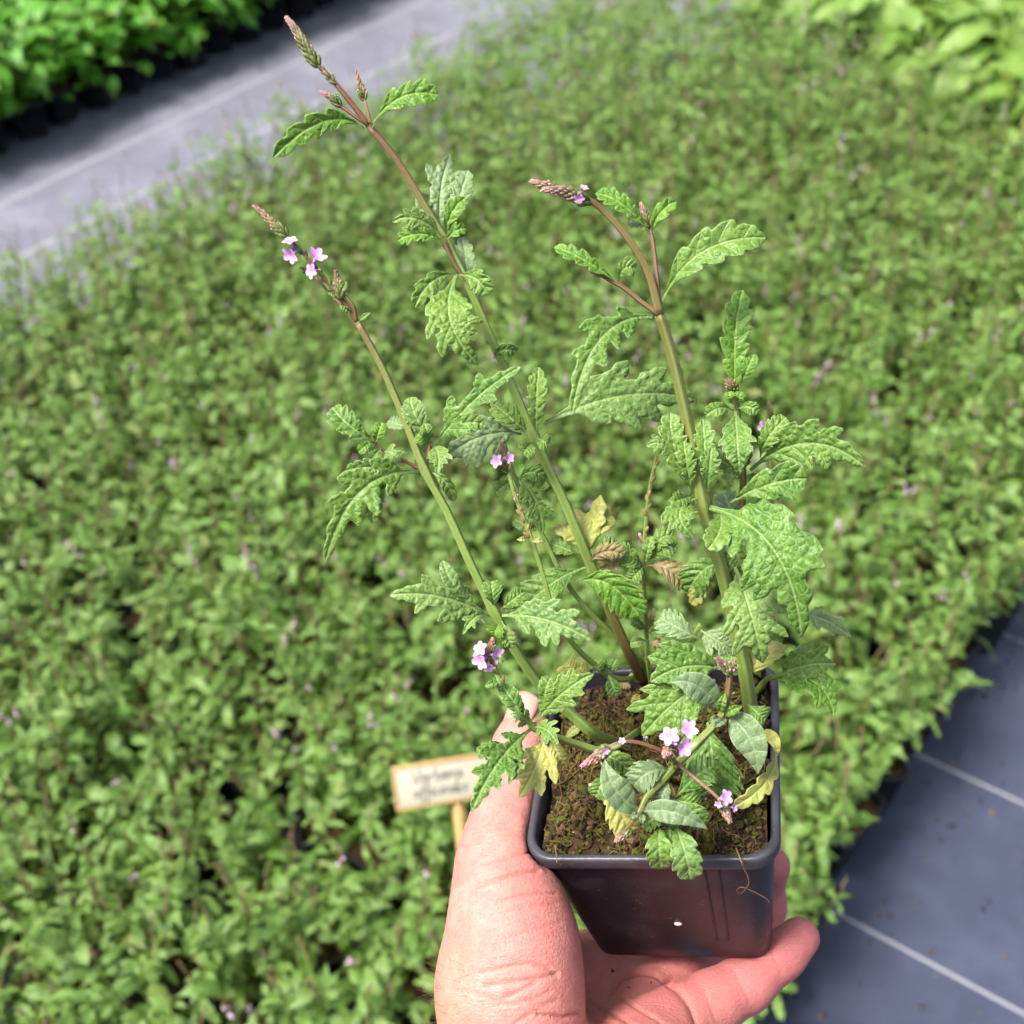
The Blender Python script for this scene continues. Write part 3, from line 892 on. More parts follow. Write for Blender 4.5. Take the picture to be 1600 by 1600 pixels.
for k in range(3600):
    x, y = rng.uniform(-.039, .039, 2); z = soil_z(np.array(x), np.array(y))
    s = rng.uniform(.0003, .0011) * (1.6 if rng.random() < .06 else 1)
    c = [(.025, .016, .010), (.055, .032, .018), (.12, .07, .04), (.035, .03, .012), (.075, .075, .012), (.10, .085, .02), (.05, .06, .012)][rng.integers(7)] if rng.random() > .012 else (.45, .42, .38)
    add_ell(acc, pot2w([x, y, z + s * .4]), rng.normal(0, 1, 3), s, s * rng.uniform(.8, 1.8), c, s * rng.uniform(.5, 1.1), .28)
for k in range(260):   # clump of loose soil lifted at the right hand back corner
    x, y = np.array([.036, .022]) + rng.normal(0, .0045, 2) * np.array([.8, 2.2]); z = -.004 + rng.normal(0, .003)
    s = rng.uniform(.0005, .0016); add_ell(acc, pot2w([min(x, .0405), y, z]), rng.normal(0, 1, 3), s, s * 1.3, [(.022, .014, .009), (.05, .03, .016)][rng.integers(2)], None, .28)
tag(link('soil_crumbs', acc.mesh('soil_crumbs', [MAT['crumb']], o_), so_, o_), kind='stuff')
acc = Acc()
for k in range(700):
    x, y = rng.uniform(-.039, .039, 2)
    patch = vnoise(np.array(x), np.array(y), 60, 9)
    a = rng.uniform(0, 6.3); ln = rng.uniform(.003, .011); d = np.array([math.cos(a), math.sin(a)])
    pts = []
    b = rng.normal(0, 70)
    for t in np.linspace(0, 1, 6):
        q = np.array([x, y]) + d * ln * t + np.array([-d[1], d[0]]) * b * (ln * t) ** 2
        q = np.clip(q, -.0395, .0395)
        pts.append([q[0], q[1], float(soil_z(np.array(q[0]), np.array(q[1]))) + .0008 + .0022 * math.sin(math.pi * t) * rng.random()])
    moss = patch > .45
    c = [(.085, .075, .014), (.12, .095, .02), (.05, .06, .012), (.12, .065, .022)][rng.integers(4)] if moss else [(.13, .075, .04), (.20, .12, .06), (.09, .05, .03)][rng.integers(3)]
    V, Q, T = tube(pot2w(pts), rng.uniform(.00009, .00026) * (1.2 if moss else .7), 4); acc.add(V, Q, T, c)
tag(link('moss_fibres', acc.mesh('moss_fibres', [MAT['fibre']], o_), so_, o_), kind='stuff')
# root fibres hanging over the rim and down the front wall
acc = Acc()
for pts, rr in (([(1150, 1325), (1158, 1345), (1163, 1358), (1168, 1368), (1170, 1380), (1166, 1388)], .00025),
                ([(1166, 1388), (1158, 1396), (1151, 1392), (1158, 1386), (1172, 1391), (1187, 1398), (1198, 1405), (1203, 1412)], .0002),
                ([(868, 1320), (869, 1335), (870, 1348)], .0002)):
    w3 = []
    for x, y in pts:
        if y < 1337: w3.append(P(x, y, .4225 if x > 1000 else .4335))
        else:
            n_ = PRW @ nrm(np.array([0, -1.0, -.147])); q_ = pot2w([0, -hw_at(-.04) - .0016, -.04]); r_ = ray(x, y)
            w3.append(cam_pos + r_ * (((q_ - cam_pos) @ n_) / (r_ @ n_)) - r_ * .0012)
    V, Q, T = tube(catmull(w3, 30), rr, 5); acc.add(V, Q, T, (.22, .13, .06))
tag(link('root_fibres', acc.mesh('root_fibres', [MAT['fibre']], o_), so_, o_), kind='stuff')

# ------------------------------------------------------------------ the plant: stems
STEM = {}
def stem(key, pts, r0, r1, red0=0.0, red1=0.0, pink=0.0, n=None):
    """pts: (x, y, depth) or (x, y) on the soil; radii in mm"""
    w3 = [on_soil(*p) if len(p) == 2 else P(*p) for p in pts]
    n = n or max(10, 5 * len(pts))
    path = catmull(w3, n); t = np.linspace(0, 1, n)
    rad = .86 * (r0 + (r1 - r0) * t) / 1000
    # swollen nodes
    for k in range(1, len(pts) - 1):
        if len(pts[k]) == 4: rad *= 1 + .35 * np.exp(-((t - k / (len(pts) - 1)) / .018) ** 2)
    V, Q, T = tube(path, rad, 16, .15)
    cr = np.repeat(np.interp(t, np.linspace(0, 1, len(red0)), red0) if isinstance(red0, (list, tuple)) else red0 + (red1 - red0) * t ** 1.5, 16); cr = np.concatenate([cr, cr[:1], cr[-1:]])
    rg = np.tile(.5 + .5 * np.cos(4 * np.arange(16) / 16 * 2 * math.pi), n); rg = np.concatenate([rg, [0, 0]])
    C = np.stack([cr, np.full_like(cr, pink), rg], 1)
    acc = Acc(); acc.add(V, Q, T, C)
    o = link('stem', acc.mesh('stem', [MAT['stem']], path[0]), root_o, path[0])
    STEM[key] = o
    return o
_P = P
def P(x, y, d, *a): return _P(x, y, d)

stem('s1', [(965, 1163), (930, 1148, .447), (895, 1118, .443), (850, 1078, .438), (805, 1015, .432), (772, 955, .427, 1), (735, 880, .423), (700, 802, .420), (664, 735, .418, 1), (630, 650, .417), (595, 570, .416), (558, 503, .415)], 2.3, 1.25, [.1, 0, 0, 0, 0, 0, .05, .1, .2, .4, .6, .85])
stem('s1b', [(558, 503, .415), (540, 474, .414), (527, 462, .414), (505, 432, .414), (470, 392, .4135), (440, 362, .413), (405, 328, .413)], 1.0, .45, 1.0, .9)
stem('s1c', [(556, 500, .4155), (535, 478, .416), (515, 458, .416), (492, 432, .416)], .75, .5, .6, .8, .4)
stem('s1d', [(557, 502, .4145), (552, 478, .413), (535, 458, .4125), (530, 452, .4125)], .7, .6, .9, .5)
stem('s2', [(1004, 1066), (985, 1025, .478), (962, 975, .468), (932, 905, .458, 1), (905, 840, .450), (880, 780, .445), (836, 687, .438, 1), (800, 602, .433), (760, 512, .428), (730, 442, .425), (698, 380, .423, 1), (660, 315, .421), (620, 250, .419), (577, 197, .418)], 2.5, 1.3, [.9, .9, .7, .25, 0, 0, 0, 0, .05, .12, .35, .7, .95, 1.0])
stem('s2b', [(577, 197, .418), (540, 150, .417), (515, 120, .4165), (495, 100, .416), (470, 62, .416), (452, 32, .416)], 1.15, .5, 1.0, 1.0)
stem('s2c', [(572, 193, .4185), (552, 180, .418), (536, 168, .418), (528, 163, .418)], .7, .6, .8, .9, .5)
stem('s2d', [(579, 193, .4175), (574, 172, .417), (569, 155, .417)], .7, .6, .8, .9, .5)
stem('s3', [(1180, 1140), (1172, 1100, .457), (1165, 1055, .452), (1150, 985, .445), (1130, 900, .437), (1112, 835, .432), (1099, 788, .428, 1), (1085, 710, .424), (1066, 622, .420), (1047, 545, .417), (1030, 492, .415)], 2.9, 1.8, .05, .65)
stem('s3b', [(1030, 492, .415), (1012, 425, .413), (978, 368, .411), (938, 325, .410), (905, 306, .409), (860, 290, .408), (838, 284, .408)], 1.75, .8, .7, 1.0, .08)
stem('s3c', [(1030, 492, .4155), (1000, 470, .416), (975, 450, .416), (950, 436, .416), (925, 422, .416)], .95, .7, .7, .9, .45)
stem('s3d', [(1031, 488, .4155), (1026, 430, .416), (1020, 378, .416), (1012, 340, .416)], .95, .7, .8, .9, .45)
stem('s4', [(1000, 1055), (975, 1062, .474), (950, 1054, .466), (900, 1012, .452), (866, 956, .440), (846, 890, .436), (826, 830, .433), (805, 775, .431), (785, 705, .430)], 1.3, .75, 0, .25)
stem('s5', [(1012, 1062), (1000, 1028, .480), (960, 994, .472), (907, 940, .462), (876, 894, .458), (850, 840, .455), (807, 753, .449), (782, 672, .445), (765, 619, .443)], 1.2, .8, 0, 0)
stem('s6', [(1018, 1075), (1012, 1030, .478), (1009, 960, .468), (1005, 885, .460, 1), (1008, 830, .456), (1014, 770, .453), (1026, 712, .451)], 1.15, .75, 0, .35)
stem('s7', [(1140, 905, .452), (1155, 830, .446), (1161, 755, .440), (1158, 700, .436), (1153, 650, .434), (1147, 600, .433)], 1.6, .9, .9, .55)
stem('s8', [(1204, 850, .462), (1206, 780, .458), (1204, 720, .456), (1202, 640, .455)], .8, .6, .3, .3)
stem('s9', [(1040, 1215), (1060, 1192, .412), (1090, 1160, .408), (1124, 1124, .405, 1), (1136, 1090, .403), (1140, 1055, .402), (1138, 1040, .402)], 1.8, .95, [.0, .05, .1, .3, .8, .9, .9], 0, .12)
stem('s10', [(1052, 1200, .409), (1030, 1225, .404), (1010, 1245, .401), (1000, 1266, .400, 1), (985, 1288, .398), (972, 1302, .397)], 1.25, .75, [.05, .05, .1, .3, .8, .8], 0, .15)
stem('s10b', [(1054, 1190, .4075), (1030, 1172, .403), (995, 1160, .401), (970, 1160, .400), (945, 1170, .400), (915, 1190, .400)], .85, .6, .8, .8, .6)
stem('s10c', [(1056, 1190, .4075), (1085, 1215, .402), (1118, 1243, .399), (1132, 1262, .398), (1140, 1284, .397)], .85, .6, .8, .8, .6)
stem('s10d', [(1054, 1192, .408), (1050, 1182, .398), (1044, 1170, .390)], .9, .8, .5, .7, .2)
stem('s11', [(1000, 1140), (950, 1172, .436), (900, 1162, .428), (860, 1148, .424), (833, 1136, .421, 1), (815, 1108, .419), (795, 1082, .417), (785, 1068, .416), (774, 1045, .415), (764, 1005, .414)], 1.55, .6, 0, .45)
stem('s12', [(1180, 1085), (1200, 1060, .462), (1240, 1050, .458)], 1.4, .8, 0, 0)
stem('s13', [(1055, 1045, .47), (1080, 1000, .468), (1095, 975, .466)], 1.3, 1.0, 0, 0)
stem('s13b', [(1018, 1075), (1055, 1045, .47)], 1.3, 1.2, 0, 0)
# red side shoots
stem('s1e', [(664, 736, .418), (635, 722, .417), (603, 706, .416), (578, 686, .415), (560, 670, .415)], .75, .5, .6, .8, .5)
stem('s1f', [(665, 735, .419), (668, 715, .421), (672, 695, .423)], .9, .7, .6, .8, .5)
stem('s2e', [(728, 440, .4245), (712, 415, .4225), (700, 392, .421), (694, 376, .420)], .8, .7, .7, .7, .4)

# ------------------------------------------------------------------ the plant: leaves
_ls = [0]
def leaf(key, base, tip, wpx, kind='L', mid=None, roll=0, fold=.22, mat='leaf', curl=0.0, bulge=4.0, nl=None, depth=None, wave=.08):
    """pixels and depths as on the photograph; wpx full width; bulge: mm the middle rises towards the lens"""
    _ls[0] += 1
    p0, p2 = P(*base), P(*tip)
    if mid is None:
        p1 = (p0 + p2) / 2
    else:
        m = mid if len(mid) == 3 else (*mid, (base[2] + tip[2]) / 2)
        p1 = P(*m)
    p1 = p1 - nrm(p1 - cam_pos) * bulge / 1000
    half = wpx / 2 * .5 * (base[2] + tip[2]) / F * {'L': .92, 'S': .96, 'O': 1.0}[kind]
    hint = nrm(nrm(cam_pos - p1) + .25 * np.array([0, 0, 1]))
    V, Q, ce, st = leaf3d(p0, p1, p2, half, hint, kind, R(roll), fold, _ls[0] * 3 + 1, 72, 17, min(.0008, half * .07) if kind != 'O' else .0003, curl, wave, nl, depth)
    me = mesh_np('leaf', V - p0, Q[:, ::-1] if False else Q, {'cell': ce, 'st': st}, mats=[MAT[mat], MAT['under'] if mat not in ('yellow', 'brown') else MAT[mat]])
    o = link('leaf', me, STEM[key], p0)
    md = o.modifiers.new('thick', 'SOLIDIFY'); md.thickness = .00028; md.offset = -1; md.material_offset = 1; md.use_rim = True
    return o

# top of the tall stem
leaf('s2', (570, 201, .418), (427, 246, .414), 42, 'S', (505, 190), -20, .22, 'bright', nl=5, depth=.45)
leaf('s2', (582, 193, .418), (685, 149, .414), 46, 'S', (628, 152), -8, .22, 'bright', nl=5, depth=.4)
# second node of the tall stem
leaf('s2', (692, 372, .428), (704, 241, .432), 92, 'L', (688, 305), 8, .1, 'pale', nl=3.5)
leaf('s2', (700, 360, .427), (731, 266, .430), 36, 'S', (716, 315), 0, .15, 'pale')
leaf('s2e', (694, 372, .419), (613, 348, .414), 42, 'L', (650, 342), -15, .25, 'leaf', nl=4)
leaf('s2e', (694, 376, .4195), (622, 376, .417), 30, 'S', (655, 366), 0, .3, 'bright', nl=5, depth=.55)
leaf('s2e', (696, 372, .4185), (727, 309, .414), 30, 'S', (705, 335), 0, .3, 'bright', nl=4, depth=.5)
leaf('s2e', (696, 378, .4185), (728, 357, .414), 24, 'S', (710, 362), 0, .3, 'bright', nl=3, depth=.5)
leaf('s2', (735, 470, .43), (722, 370, .436), 34, 'S', (730, 420), 0, .2, 'pale')
leaf('s2', (714, 428, .422), (747, 570, .413), 96, 'L', (703, 498, .413), 0, .12, 'leaf', bulge=5, nl=4.4, depth=.7)
leaf('s2', (714, 428, .422), (648, 480, .414), 34, 'S', (675, 440), -15, .2, 'leaf', nl=4)
leaf('s2', (716, 430, .422), (762, 460, .415), 40, 'S', (742, 435), 15, .2, 'leaf', nl=4)
# short leaf where the tall stem passes the left one
leaf('s2', (770, 560, .430), (807, 549, .426), 26, 'S', (785, 547), 30, .3, 'leaf')
leaf('s2', (838, 684, .437), (842, 574, .432), 34, 'S', (838, 628), 0, .3, 'leaf')
leaf('s2', (838, 684, .437), (857, 694, .430), 28, 'S', None, 0, .3, 'leaf')
leaf('s2', (833, 690, .437), (818, 708, .428), 30, 'S', None, 0, .3, 'leaf')
leaf('s2', (832, 682, .438), (772, 632, .436), 40, 'S', (800, 655), 0, .25, 'leaf', depth=.5)
leaf('s2', (815, 678, .440), (690, 722, .436), 92, 'L', (750, 683), -10, .12, 'pale', nl=4)
leaf('s2', (850, 662, .438), (1090, 626, .446), 118, 'L', (975, 618), 8, .08, 'spotted', nl=4.6, depth=.72)
# left stem, middle node
leaf('s1', (657, 738, .418), (508, 882, .410), 92, 'L', (563, 768, .410), -14, .2, 'leaf', nl=4, depth=.82, bulge=5)
leaf('s1', (640, 737, .417), (541, 735, .413), 32, 'S', (590, 730), -20, .25, 'leaf')
leaf('s1', (625, 745, .416), (583, 818, .410), 28, 'S', (592, 775), 0, .25, 'leaf')
leaf('s1e', (590, 692, .415), (519, 637, .411), 44, 'S', (550, 668), 0, .25, 'leaf', nl=5, depth=.35)
leaf('s1e', (585, 695, .415), (597, 660, .411), 22, 'S', None, 0, .3, 'bright')
leaf('s1e', (580, 690, .415), (560, 706, .411), 18, 'S', None, 0, .3, 'bright')
leaf('s1e', (600, 706, .4155), (626, 722, .411), 34, 'L', (612, 708), 0, .2, 'leaf', nl=3)
leaf('s1e', (596, 700, .4155), (580, 718, .411), 20, 'S', None, 0, .2, 'leaf')
leaf('s1f', (676, 700, .423), (814, 573, .412), 70, 'L', (742, 625), -5, .22, 'leaf', nl=3.6, depth=.7)
leaf('s1f', (684, 684, .423), (641, 621, .417), 40, 'S', (655, 660), -10, .2, 'spotted', depth=.2)
leaf('s1f', (690, 684, .424), (756, 664, .416), 32, 'S', (722, 662), 10, .25, 'leaf', depth=.2)
leaf('s1f', (674, 694, .422), (682, 742, .411), 44, 'L', (685, 712), 0, .2, 'leaf', nl=4)
leaf('s1f', (671, 690, .422), (652, 680, .414), 26, 'S', None, 0, .3, 'bright')
leaf('s1f', (672, 690, .422), (664, 662, .416), 20, 'S', None, 0, .3, 'leaf')
leaf('s1', (672, 738, .419), (709, 783, .424), 22, 'S', (695, 752), 20, .3, 'leaf', depth=.1)
leaf('s1', (640, 668, .420), (606, 658, .427), 26, 'S', None, 0, .2, 'pale')
# left stem, lower node
leaf('s1', (765, 962, .427), (609, 931, .416), 88, 'L', (685, 932), -12, .15, 'spotted', nl=3.6, depth=.6)
leaf('s1', (735, 940, .423), (692, 876, .418), 26, 'S', (708, 912), 0, .2, 'spotted', depth=.1)
leaf('s1', (784, 962, .426), (924, 1001, .414), 84, 'L', (852, 968), 12, .12, 'spotted', nl=4.4, depth=.65)
leaf('s1', (764, 962, .426), (723, 992, .418), 34, 'L', (742, 965), 0, .25, 'leaf', nl=3)
leaf('s1', (772, 950, .427), (768, 908, .423), 34, 'S', None, 0, .25, 'leaf')
leaf('s1', (782, 952, .427), (818, 925, .423), 30, 'S', None, 0, .25, 'leaf')
leaf('s1', (780, 972, .425), (772, 992, .416), 32, 'S', None, 0, .25, 'bright')
leaf('s1', (784, 970, .425), (800, 1012, .418), 26, 'S', None, 0, .25, 'leaf')
# left stem near the soil
leaf('s11', (836, 1130, .421), (928, 1053, .412), 60, 'L', (880, 1082), 12, .15, 'leaf', nl=4, depth=.45)
leaf('s11', (848, 1105, .420), (860, 1058, .415), 30, 'S', (852, 1080), 0, .2, 'leaf', depth=.15)
leaf('s11', (868, 1092, .420), (905, 1098, .415), 18, 'S', None, 0, .2, 'leaf', depth=.1)
leaf('s11', (831, 1138, .421), (737, 1268, .400), 74, 'L', (778, 1192, .406), -10, .2, 'leaf', nl=4.5, bulge=3)
leaf('s11', (812, 1180, .412), (795, 1226, .404), 28, 'L', None, 0, .2, 'leaf', nl=3, depth=.4)
leaf('s11', (795, 1160, .412), (745, 1178, .406), 28, 'S', None, -10, .2, 'leaf', nl=4)
leaf('s11', (826, 1124, .420), (784, 1070, .415), 32, 'S', (804, 1098), 0, .3, 'leaf', depth=.1)
leaf('s11', (831, 1135, .421), (797, 1118, .412), 36, 'L', (813, 1120), 0, .2, 'leaf', nl=3)
leaf('s11', (834, 1136, .421), (872, 1166, .409), 44, 'L', (855, 1142), 0, .25, 'leaf', nl=4)
leaf('s11', (850, 1152, .423), (812, 1246, .420), 84, 'L', (838, 1195), 0, .1, 'yellow', nl=3.5, depth=.5)
leaf('s11', (858, 1150, .424), (880, 1195, .421), 30, 'S', None, 0, .1, 'yellow', depth=.2)
leaf('s11', (772, 1050, .4155), (783, 1076, .412), 16, 'S', None, 0, .3, 'leaf')
leaf('s11', (781, 1064, .4155), (758, 1072, .412), 12, 'S', None, 0, .3, 'leaf')
leaf('s11', (776, 1050, .4155), (782, 1020, .413), 12, 'S', None, 0, .3, 'bright')
# tall stem low
leaf('s2', (921, 868, .455), (898, 796, .462), 100, 'L', (912, 830), 0, .1, 'yellow', nl=2.4, depth=.5)
leaf('s2', (921, 862, .456), (958, 806, .462), 38, 'S', (935, 822), 0, .2, 'yellow', depth=.1)
leaf('s2', (915, 886, .456), (818, 952, .462), 64, 'S', (862, 912), 10, .2, 'leaf', depth=.3)
leaf('s2', (902, 910, .456), (998, 962, .455), 66, 'S', (950, 912), 25, .3, 'bright', depth=.3)
leaf('s2', (918, 882, .454), (975, 868, .448), 34, 'S', (945, 862), 20, .3, 'brown', curl=.4)
leaf('s2', (925, 870, .455), (965, 846, .450), 34, 'S', None, 0, .25, 'leaf')
leaf('s2', (905, 866, .457), (858, 848, .462), 30, 'S', None, 0, .25, 'leaf')
leaf('s5', (806, 744, .449), (848, 832, .452), 62, 'L', (836, 780), 0, .15, 'leaf', nl=3.5)
leaf('s5', (808, 752, .449), (852, 750, .446), 34, 'S', (830, 738), 0, .25, 'leaf')
leaf('s5', (803, 748, .449), (775, 770, .452), 32, 'S', None, 0, .25, 'leaf')
leaf('s5', (838, 830, .453), (805, 812, .456), 26, 'S', None, 0, .25, 'leaf')
leaf('s5', (880, 898, .458), (800, 965, .468), 52, 'S', (835, 922), 0, .2, 'leaf')
leaf('s4', (826, 842, .4335), (807, 843, .431), 8, 'O', None, 0, .2, 'yellow')
leaf('s4', (831, 845, .4335), (852, 844, .431), 8, 'O', None, 0, .2, 'yellow')
leaf('s4', (950, 1052, .466), (963, 1088, .458), 26, 'S', None, 0, .2, 'leaf', depth=.15)
leaf('s4', (948, 1050, .466), (930, 1030, .462), 24, 'S', None, 0, .2, 'leaf')
leaf('s4', (952, 1054, .466), (962, 1030, .462), 18, 'S', None, 0, .2, 'leaf')
# thin stem at the back with fruits
for tip, wd, mt, md in (((963, 856), 34, 'leaf', None), ((1052, 838), 36, 'leaf', (1030, 845)), ((1058, 858), 34, 'leaf', (1032, 858)), ((1068, 916), 46, 'brown', (1042, 888)),
                        ((944, 893), 40, 'brown', (968, 872)), ((984, 908), 28, 'leaf', None), ((1018, 838), 22, 'leaf', None), ((975, 868), 34, 'leaf', None)):
    leaf('s6', (1006, 884, .460), (*tip, .454 if mt != 'brown' else .457), wd, 'S', md, random.uniform(-20, 20), .25, mt, depth=.4)
for b, tp, wd, mt in (((1010, 985), (988, 968), 20, 'leaf'), ((1010, 990), (1040, 985), 22, 'leaf'), ((1014, 985), (1022, 950), 12, 'brown'), ((1012, 1000), (1035, 1010), 14, 'brown'), ((1010, 1000), (985, 1005), 20, 'leaf')):
    leaf('s6', (*b, .470), (*tp, .466), wd, 'S', None, random.uniform(-20, 20), .3, mt)
# right stem, top
leaf('s3', (1034, 472, .415), (1196, 372, .405), 66, 'S', (1096, 395), -8, .22, 'leaf', curl=-.1, nl=5, depth=.3, bulge=5)
leaf('s3', (1022, 495, .415), (893, 652, .405), 76, 'L', (938, 530), -8, .2, 'leaf', nl=4, depth=.65, bulge=5)
leaf('s3c', (965, 442, .416), (866, 386, .411), 32, 'S', (915, 408), 20, .3, 'bright', nl=5, depth=.45)
leaf('s3c', (966, 442, .416), (993, 420, .411), 34, 'S', (975, 420), 0, .3, 'leaf')
leaf('s3d', (1016, 366, .416), (931, 302, .411), 36, 'S', (975, 322), 18, .3, 'bright', nl=5, depth=.5)
leaf('s3d', (1018, 368, .416), (1056, 315, .412), 28, 'S', (1030, 335), 0, .3, 'bright', nl=3, depth=.4)
leaf('s3d', (1014, 352, .416), (985, 345, .42), 22, 'S', None, 0, .3, 'pale')
# right stem, leafy node
leaf('s3', (1082, 772, .429), (1048, 645, .424), 48, 'S', (1055, 705), 0, .3, 'leaf', nl=5, depth=.4)
leaf('s3', (1066, 715, .427), (1010, 698, .423), 36, 'L', (1035, 694), 0, .2, 'leaf', nl=3)
leaf('s3', (1080, 770, .428), (1068, 690, .420), 34, 'S', None, 0, .3, 'leaf', nl=5, depth=.5)
leaf('s3', (1103, 770, .428), (1098, 655, .424), 38, 'S', (1102, 712), 0, .3, 'leaf', nl=5, depth=.4)
leaf('s3', (1104, 772, .427), (1112, 700, .418), 34, 'S', None, 0, .3, 'leaf', nl=4, depth=.5)
leaf('s3', (1090, 778, .427), (1086, 842, .412), 64, 'L', (1062, 802, .414), 0, .2, 'leaf', nl=4.5, depth=.4, bulge=2)
leaf('s3', (1082, 775, .428), (1050, 785, .416), 30, 'S', None, 0, .3, 'leaf')
leaf('s3', (1108, 793, .427), (1252, 996, .412), 158, 'L', (1208, 858, .408), 6, .10, 'leaf', nl=4.6, depth=.74, bulge=3)
leaf('s3', (1140, 786, .428), (1260, 748, .416), 64, 'S', (1198, 758), 15, .2, 'leaf', nl=4, depth=.3)
leaf('s3', (1122, 795, .427), (1106, 858, .410), 46, 'S', (1126, 825), 0, .25, 'leaf', nl=4, depth=.25)
leaf('s3', (1148, 885, .438), (1192, 1036, .428), 122, 'L', (1172, 955, .426), 0, .06, 'spotted', nl=4.6, depth=.6)
leaf('s3', (1140, 830, .440), (1165, 910, .444), 70, 'L', None, 0, .1, 'leaf', nl=4)
leaf('s3', (1135, 880, .450), (1075, 925, .458), 60, 'S', (1100, 890), 0, .2, 'leaf')
leaf('s3', (1120, 880, .455), (1080, 945, .46), 30, 'S', None, 0, .2, 'yellow')
# short shoot on the right
leaf('s7', (1149, 640, .434), (1156, 742, .424), 66, 'L', (1152, 690, .426), 0, .15, 'leaf', nl=5, depth=.35)
leaf('s7', (1147, 642, .434), (1103, 650, .427), 26, 'S', (1125, 638), 0, .2, 'leaf', depth=.2)
leaf('s7', (1150, 640, .434), (1184, 646, .427), 24, 'S', (1168, 636), 0, .2, 'leaf', depth=.2)
leaf('s7', (1152, 630, .4335), (1160, 453, .428), 52, 'S', (1148, 540), 8, .25, 'bright', nl=6, depth=.4)
leaf('s7', (1158, 600, .432), (1178, 553, .429), 24, 'S', None, 0, .25, 'bright', depth=.1)
leaf('s7', (1146, 632, .4335), (1138, 612, .429), 18, 'S', None, 0, .25, 'bright')
leaf('s7', (1152, 632, .4335), (1158, 612, .429), 18, 'S', None, 0, .25, 'bright')
leaf('s7', (1162, 738, .438), (1174, 690, .432), 16, 'S', None, 0, .3, 'bright', nl=5)
leaf('s7', (1172, 735, .438), (1352, 730, .422), 96, 'L', (1262, 692), 20, .2, 'leaf', nl=4.6, depth=.72, bulge=5)
leaf('s7', (1188, 715, .436), (1228, 652, .430), 40, 'S', (1200, 685), 0, .2, 'leaf', depth=.3)
leaf('s7', (1160, 745, .440), (1110, 705, .440), 30, 'S', None, 0, .25, 'leaf')
leaf('s7', (1162, 745, .440), (1130, 740, .436), 24, 'S', None, 0, .25, 'leaf')
leaf('s7', (1164, 742, .440), (1185, 752, .436), 26, 'S', None, 0, .25, 'leaf')
leaf('s7', (1155, 830, .446), (1130, 770, .450), 44, 'S', None, 0, .2, 'pale')
# behind, right of the pot
leaf('s12', (1255, 960, .455), (1330, 996, .450), 44, 'L', (1292, 970), 10, .15, 'pale', nl=3.5, depth=.35)
leaf('s12', (1200, 1062, .462), (1302, 1118, .452), 78, 'L', (1270, 1065), -20, .25, 'bright', nl=3, depth=.3)
leaf('s12', (1215, 1058, .461), (1306, 1038, .455), 74, 'L', (1258, 1040), 10, .15, 'leaf', nl=3, depth=.35)
leaf('s3', (1170, 1060, .455), (1200, 1000, .458), 70, 'S', None, 0, .1, 'yellow', depth=.15)
leaf('s3', (1168, 1100, .452), (1196, 1125, .446), 44, 'S', None, 0, .1, 'leaf')
# over the soil
leaf('s13b', (1128, 1046, .432), (1016, 1066, .428), 92, 'L', (1070, 1042), -8, .12, 'leaf', nl=3.5, depth=.35)
leaf('s13b', (1118, 1062, .432), (1004, 1150, .432), 118, 'L', (1058, 1095), -5, .10, 'leaf', nl=4, depth=.35)
leaf('s13', (1095, 1000, .452), (1030, 965, .455), 50, 'S', None, 0, .2, 'pale')
leaf('s13', (1095, 985, .460), (1150, 1020, .458), 60, 'L', None, 0, .2, 'pale', nl=3)
leaf('s13', (1125, 1025, .440), (1152, 1055, .432), 40, 'L', None, 0, .2, 'leaf', nl=3)
leaf('s9', (1122, 1108, .4055), (1048, 1066, .400), 44, 'O', (1090, 1072), -10, .2, 'grey')
leaf('s9', (1136, 1118, .4055), (1184, 1210, .402), 52, 'O', (1172, 1155), 10, .2, 'grey')
leaf('s9', (1124, 1112, .405), (1133, 1083, .401), 14, 'O', None, 0, .4, 'bright')
leaf('s9', (1132, 1116, .405), (1160, 1103, .401), 14, 'O', None, 0, .4, 'bright')
leaf('s9', (1124, 1120, .405), (1108, 1128, .401), 12, 'O', None, 0, .4, 'grey')
leaf('s9', (1134, 1122, .405), (1116, 1136, .401), 12, 'O', None, 0, .4, 'grey')
leaf('s9', (1105, 1128, .424), (1115, 1240, .424), 104, 'S', (1112, 1180), 0, .1, 'leaf', nl=6, depth=.28)
leaf('s9', (1085, 1130, .426), (1070, 1210, .428), 60, 'S', None, 0, .1, 'leaf', nl=6, depth=.28)
leaf('s10', (999, 1264, .400), (945, 1186, .397), 44, 'O', (962, 1235), 0, .2, 'grey')
leaf('s10', (1004, 1268, .400), (1106, 1296, .396), 36, 'O', (1055, 1270), 12, .2, 'grey')
leaf('s10', (998, 1270, .400), (985, 1278, .397), 10, 'O', None, 0, .3, 'grey')
leaf('s10', (1004, 1272, .400), (1003, 1288, .397), 10, 'O', None, 0, .3, 'grey')
leaf('s10', (935, 1182, .412), (988, 1218, .411), 40, 'S', (965, 1188), 0, .2, 'leaf', depth=.15)
leaf('s10', (950, 1205, .412), (930, 1245, .409), 34, 'S', None, 0, .2, 'leaf', depth=.15)
leaf('s10', (945, 1200, .414), (985, 1300, .408), 60, 'S', (965, 1255), 0, .2, 'yellow', depth=.25)
leaf('s10', (938, 1190, .413), (975, 1250, .406), 46, 'S', None, 0, .2, 'leaf', depth=.2)
leaf('s10', (1050, 1206, .409), (990, 1228, .405), 52, 'S', (1018, 1205), 0, .2, 'grey', depth=.25)
leaf('s10', (1046, 1218, .409), (1028, 1258, .407), 28, 'S', None, 0, .2, 'grey', depth=.2)
leaf('s10', (1052, 1250, .411), (1112, 1198, .409), 58, 'S', (1085, 1215), 0, .2, 'leaf', depth=.3)
leaf('s10', (1052, 1250, .411), (1095, 1258, .408), 44, 'S', None, 0, .2, 'leaf', depth=.3)
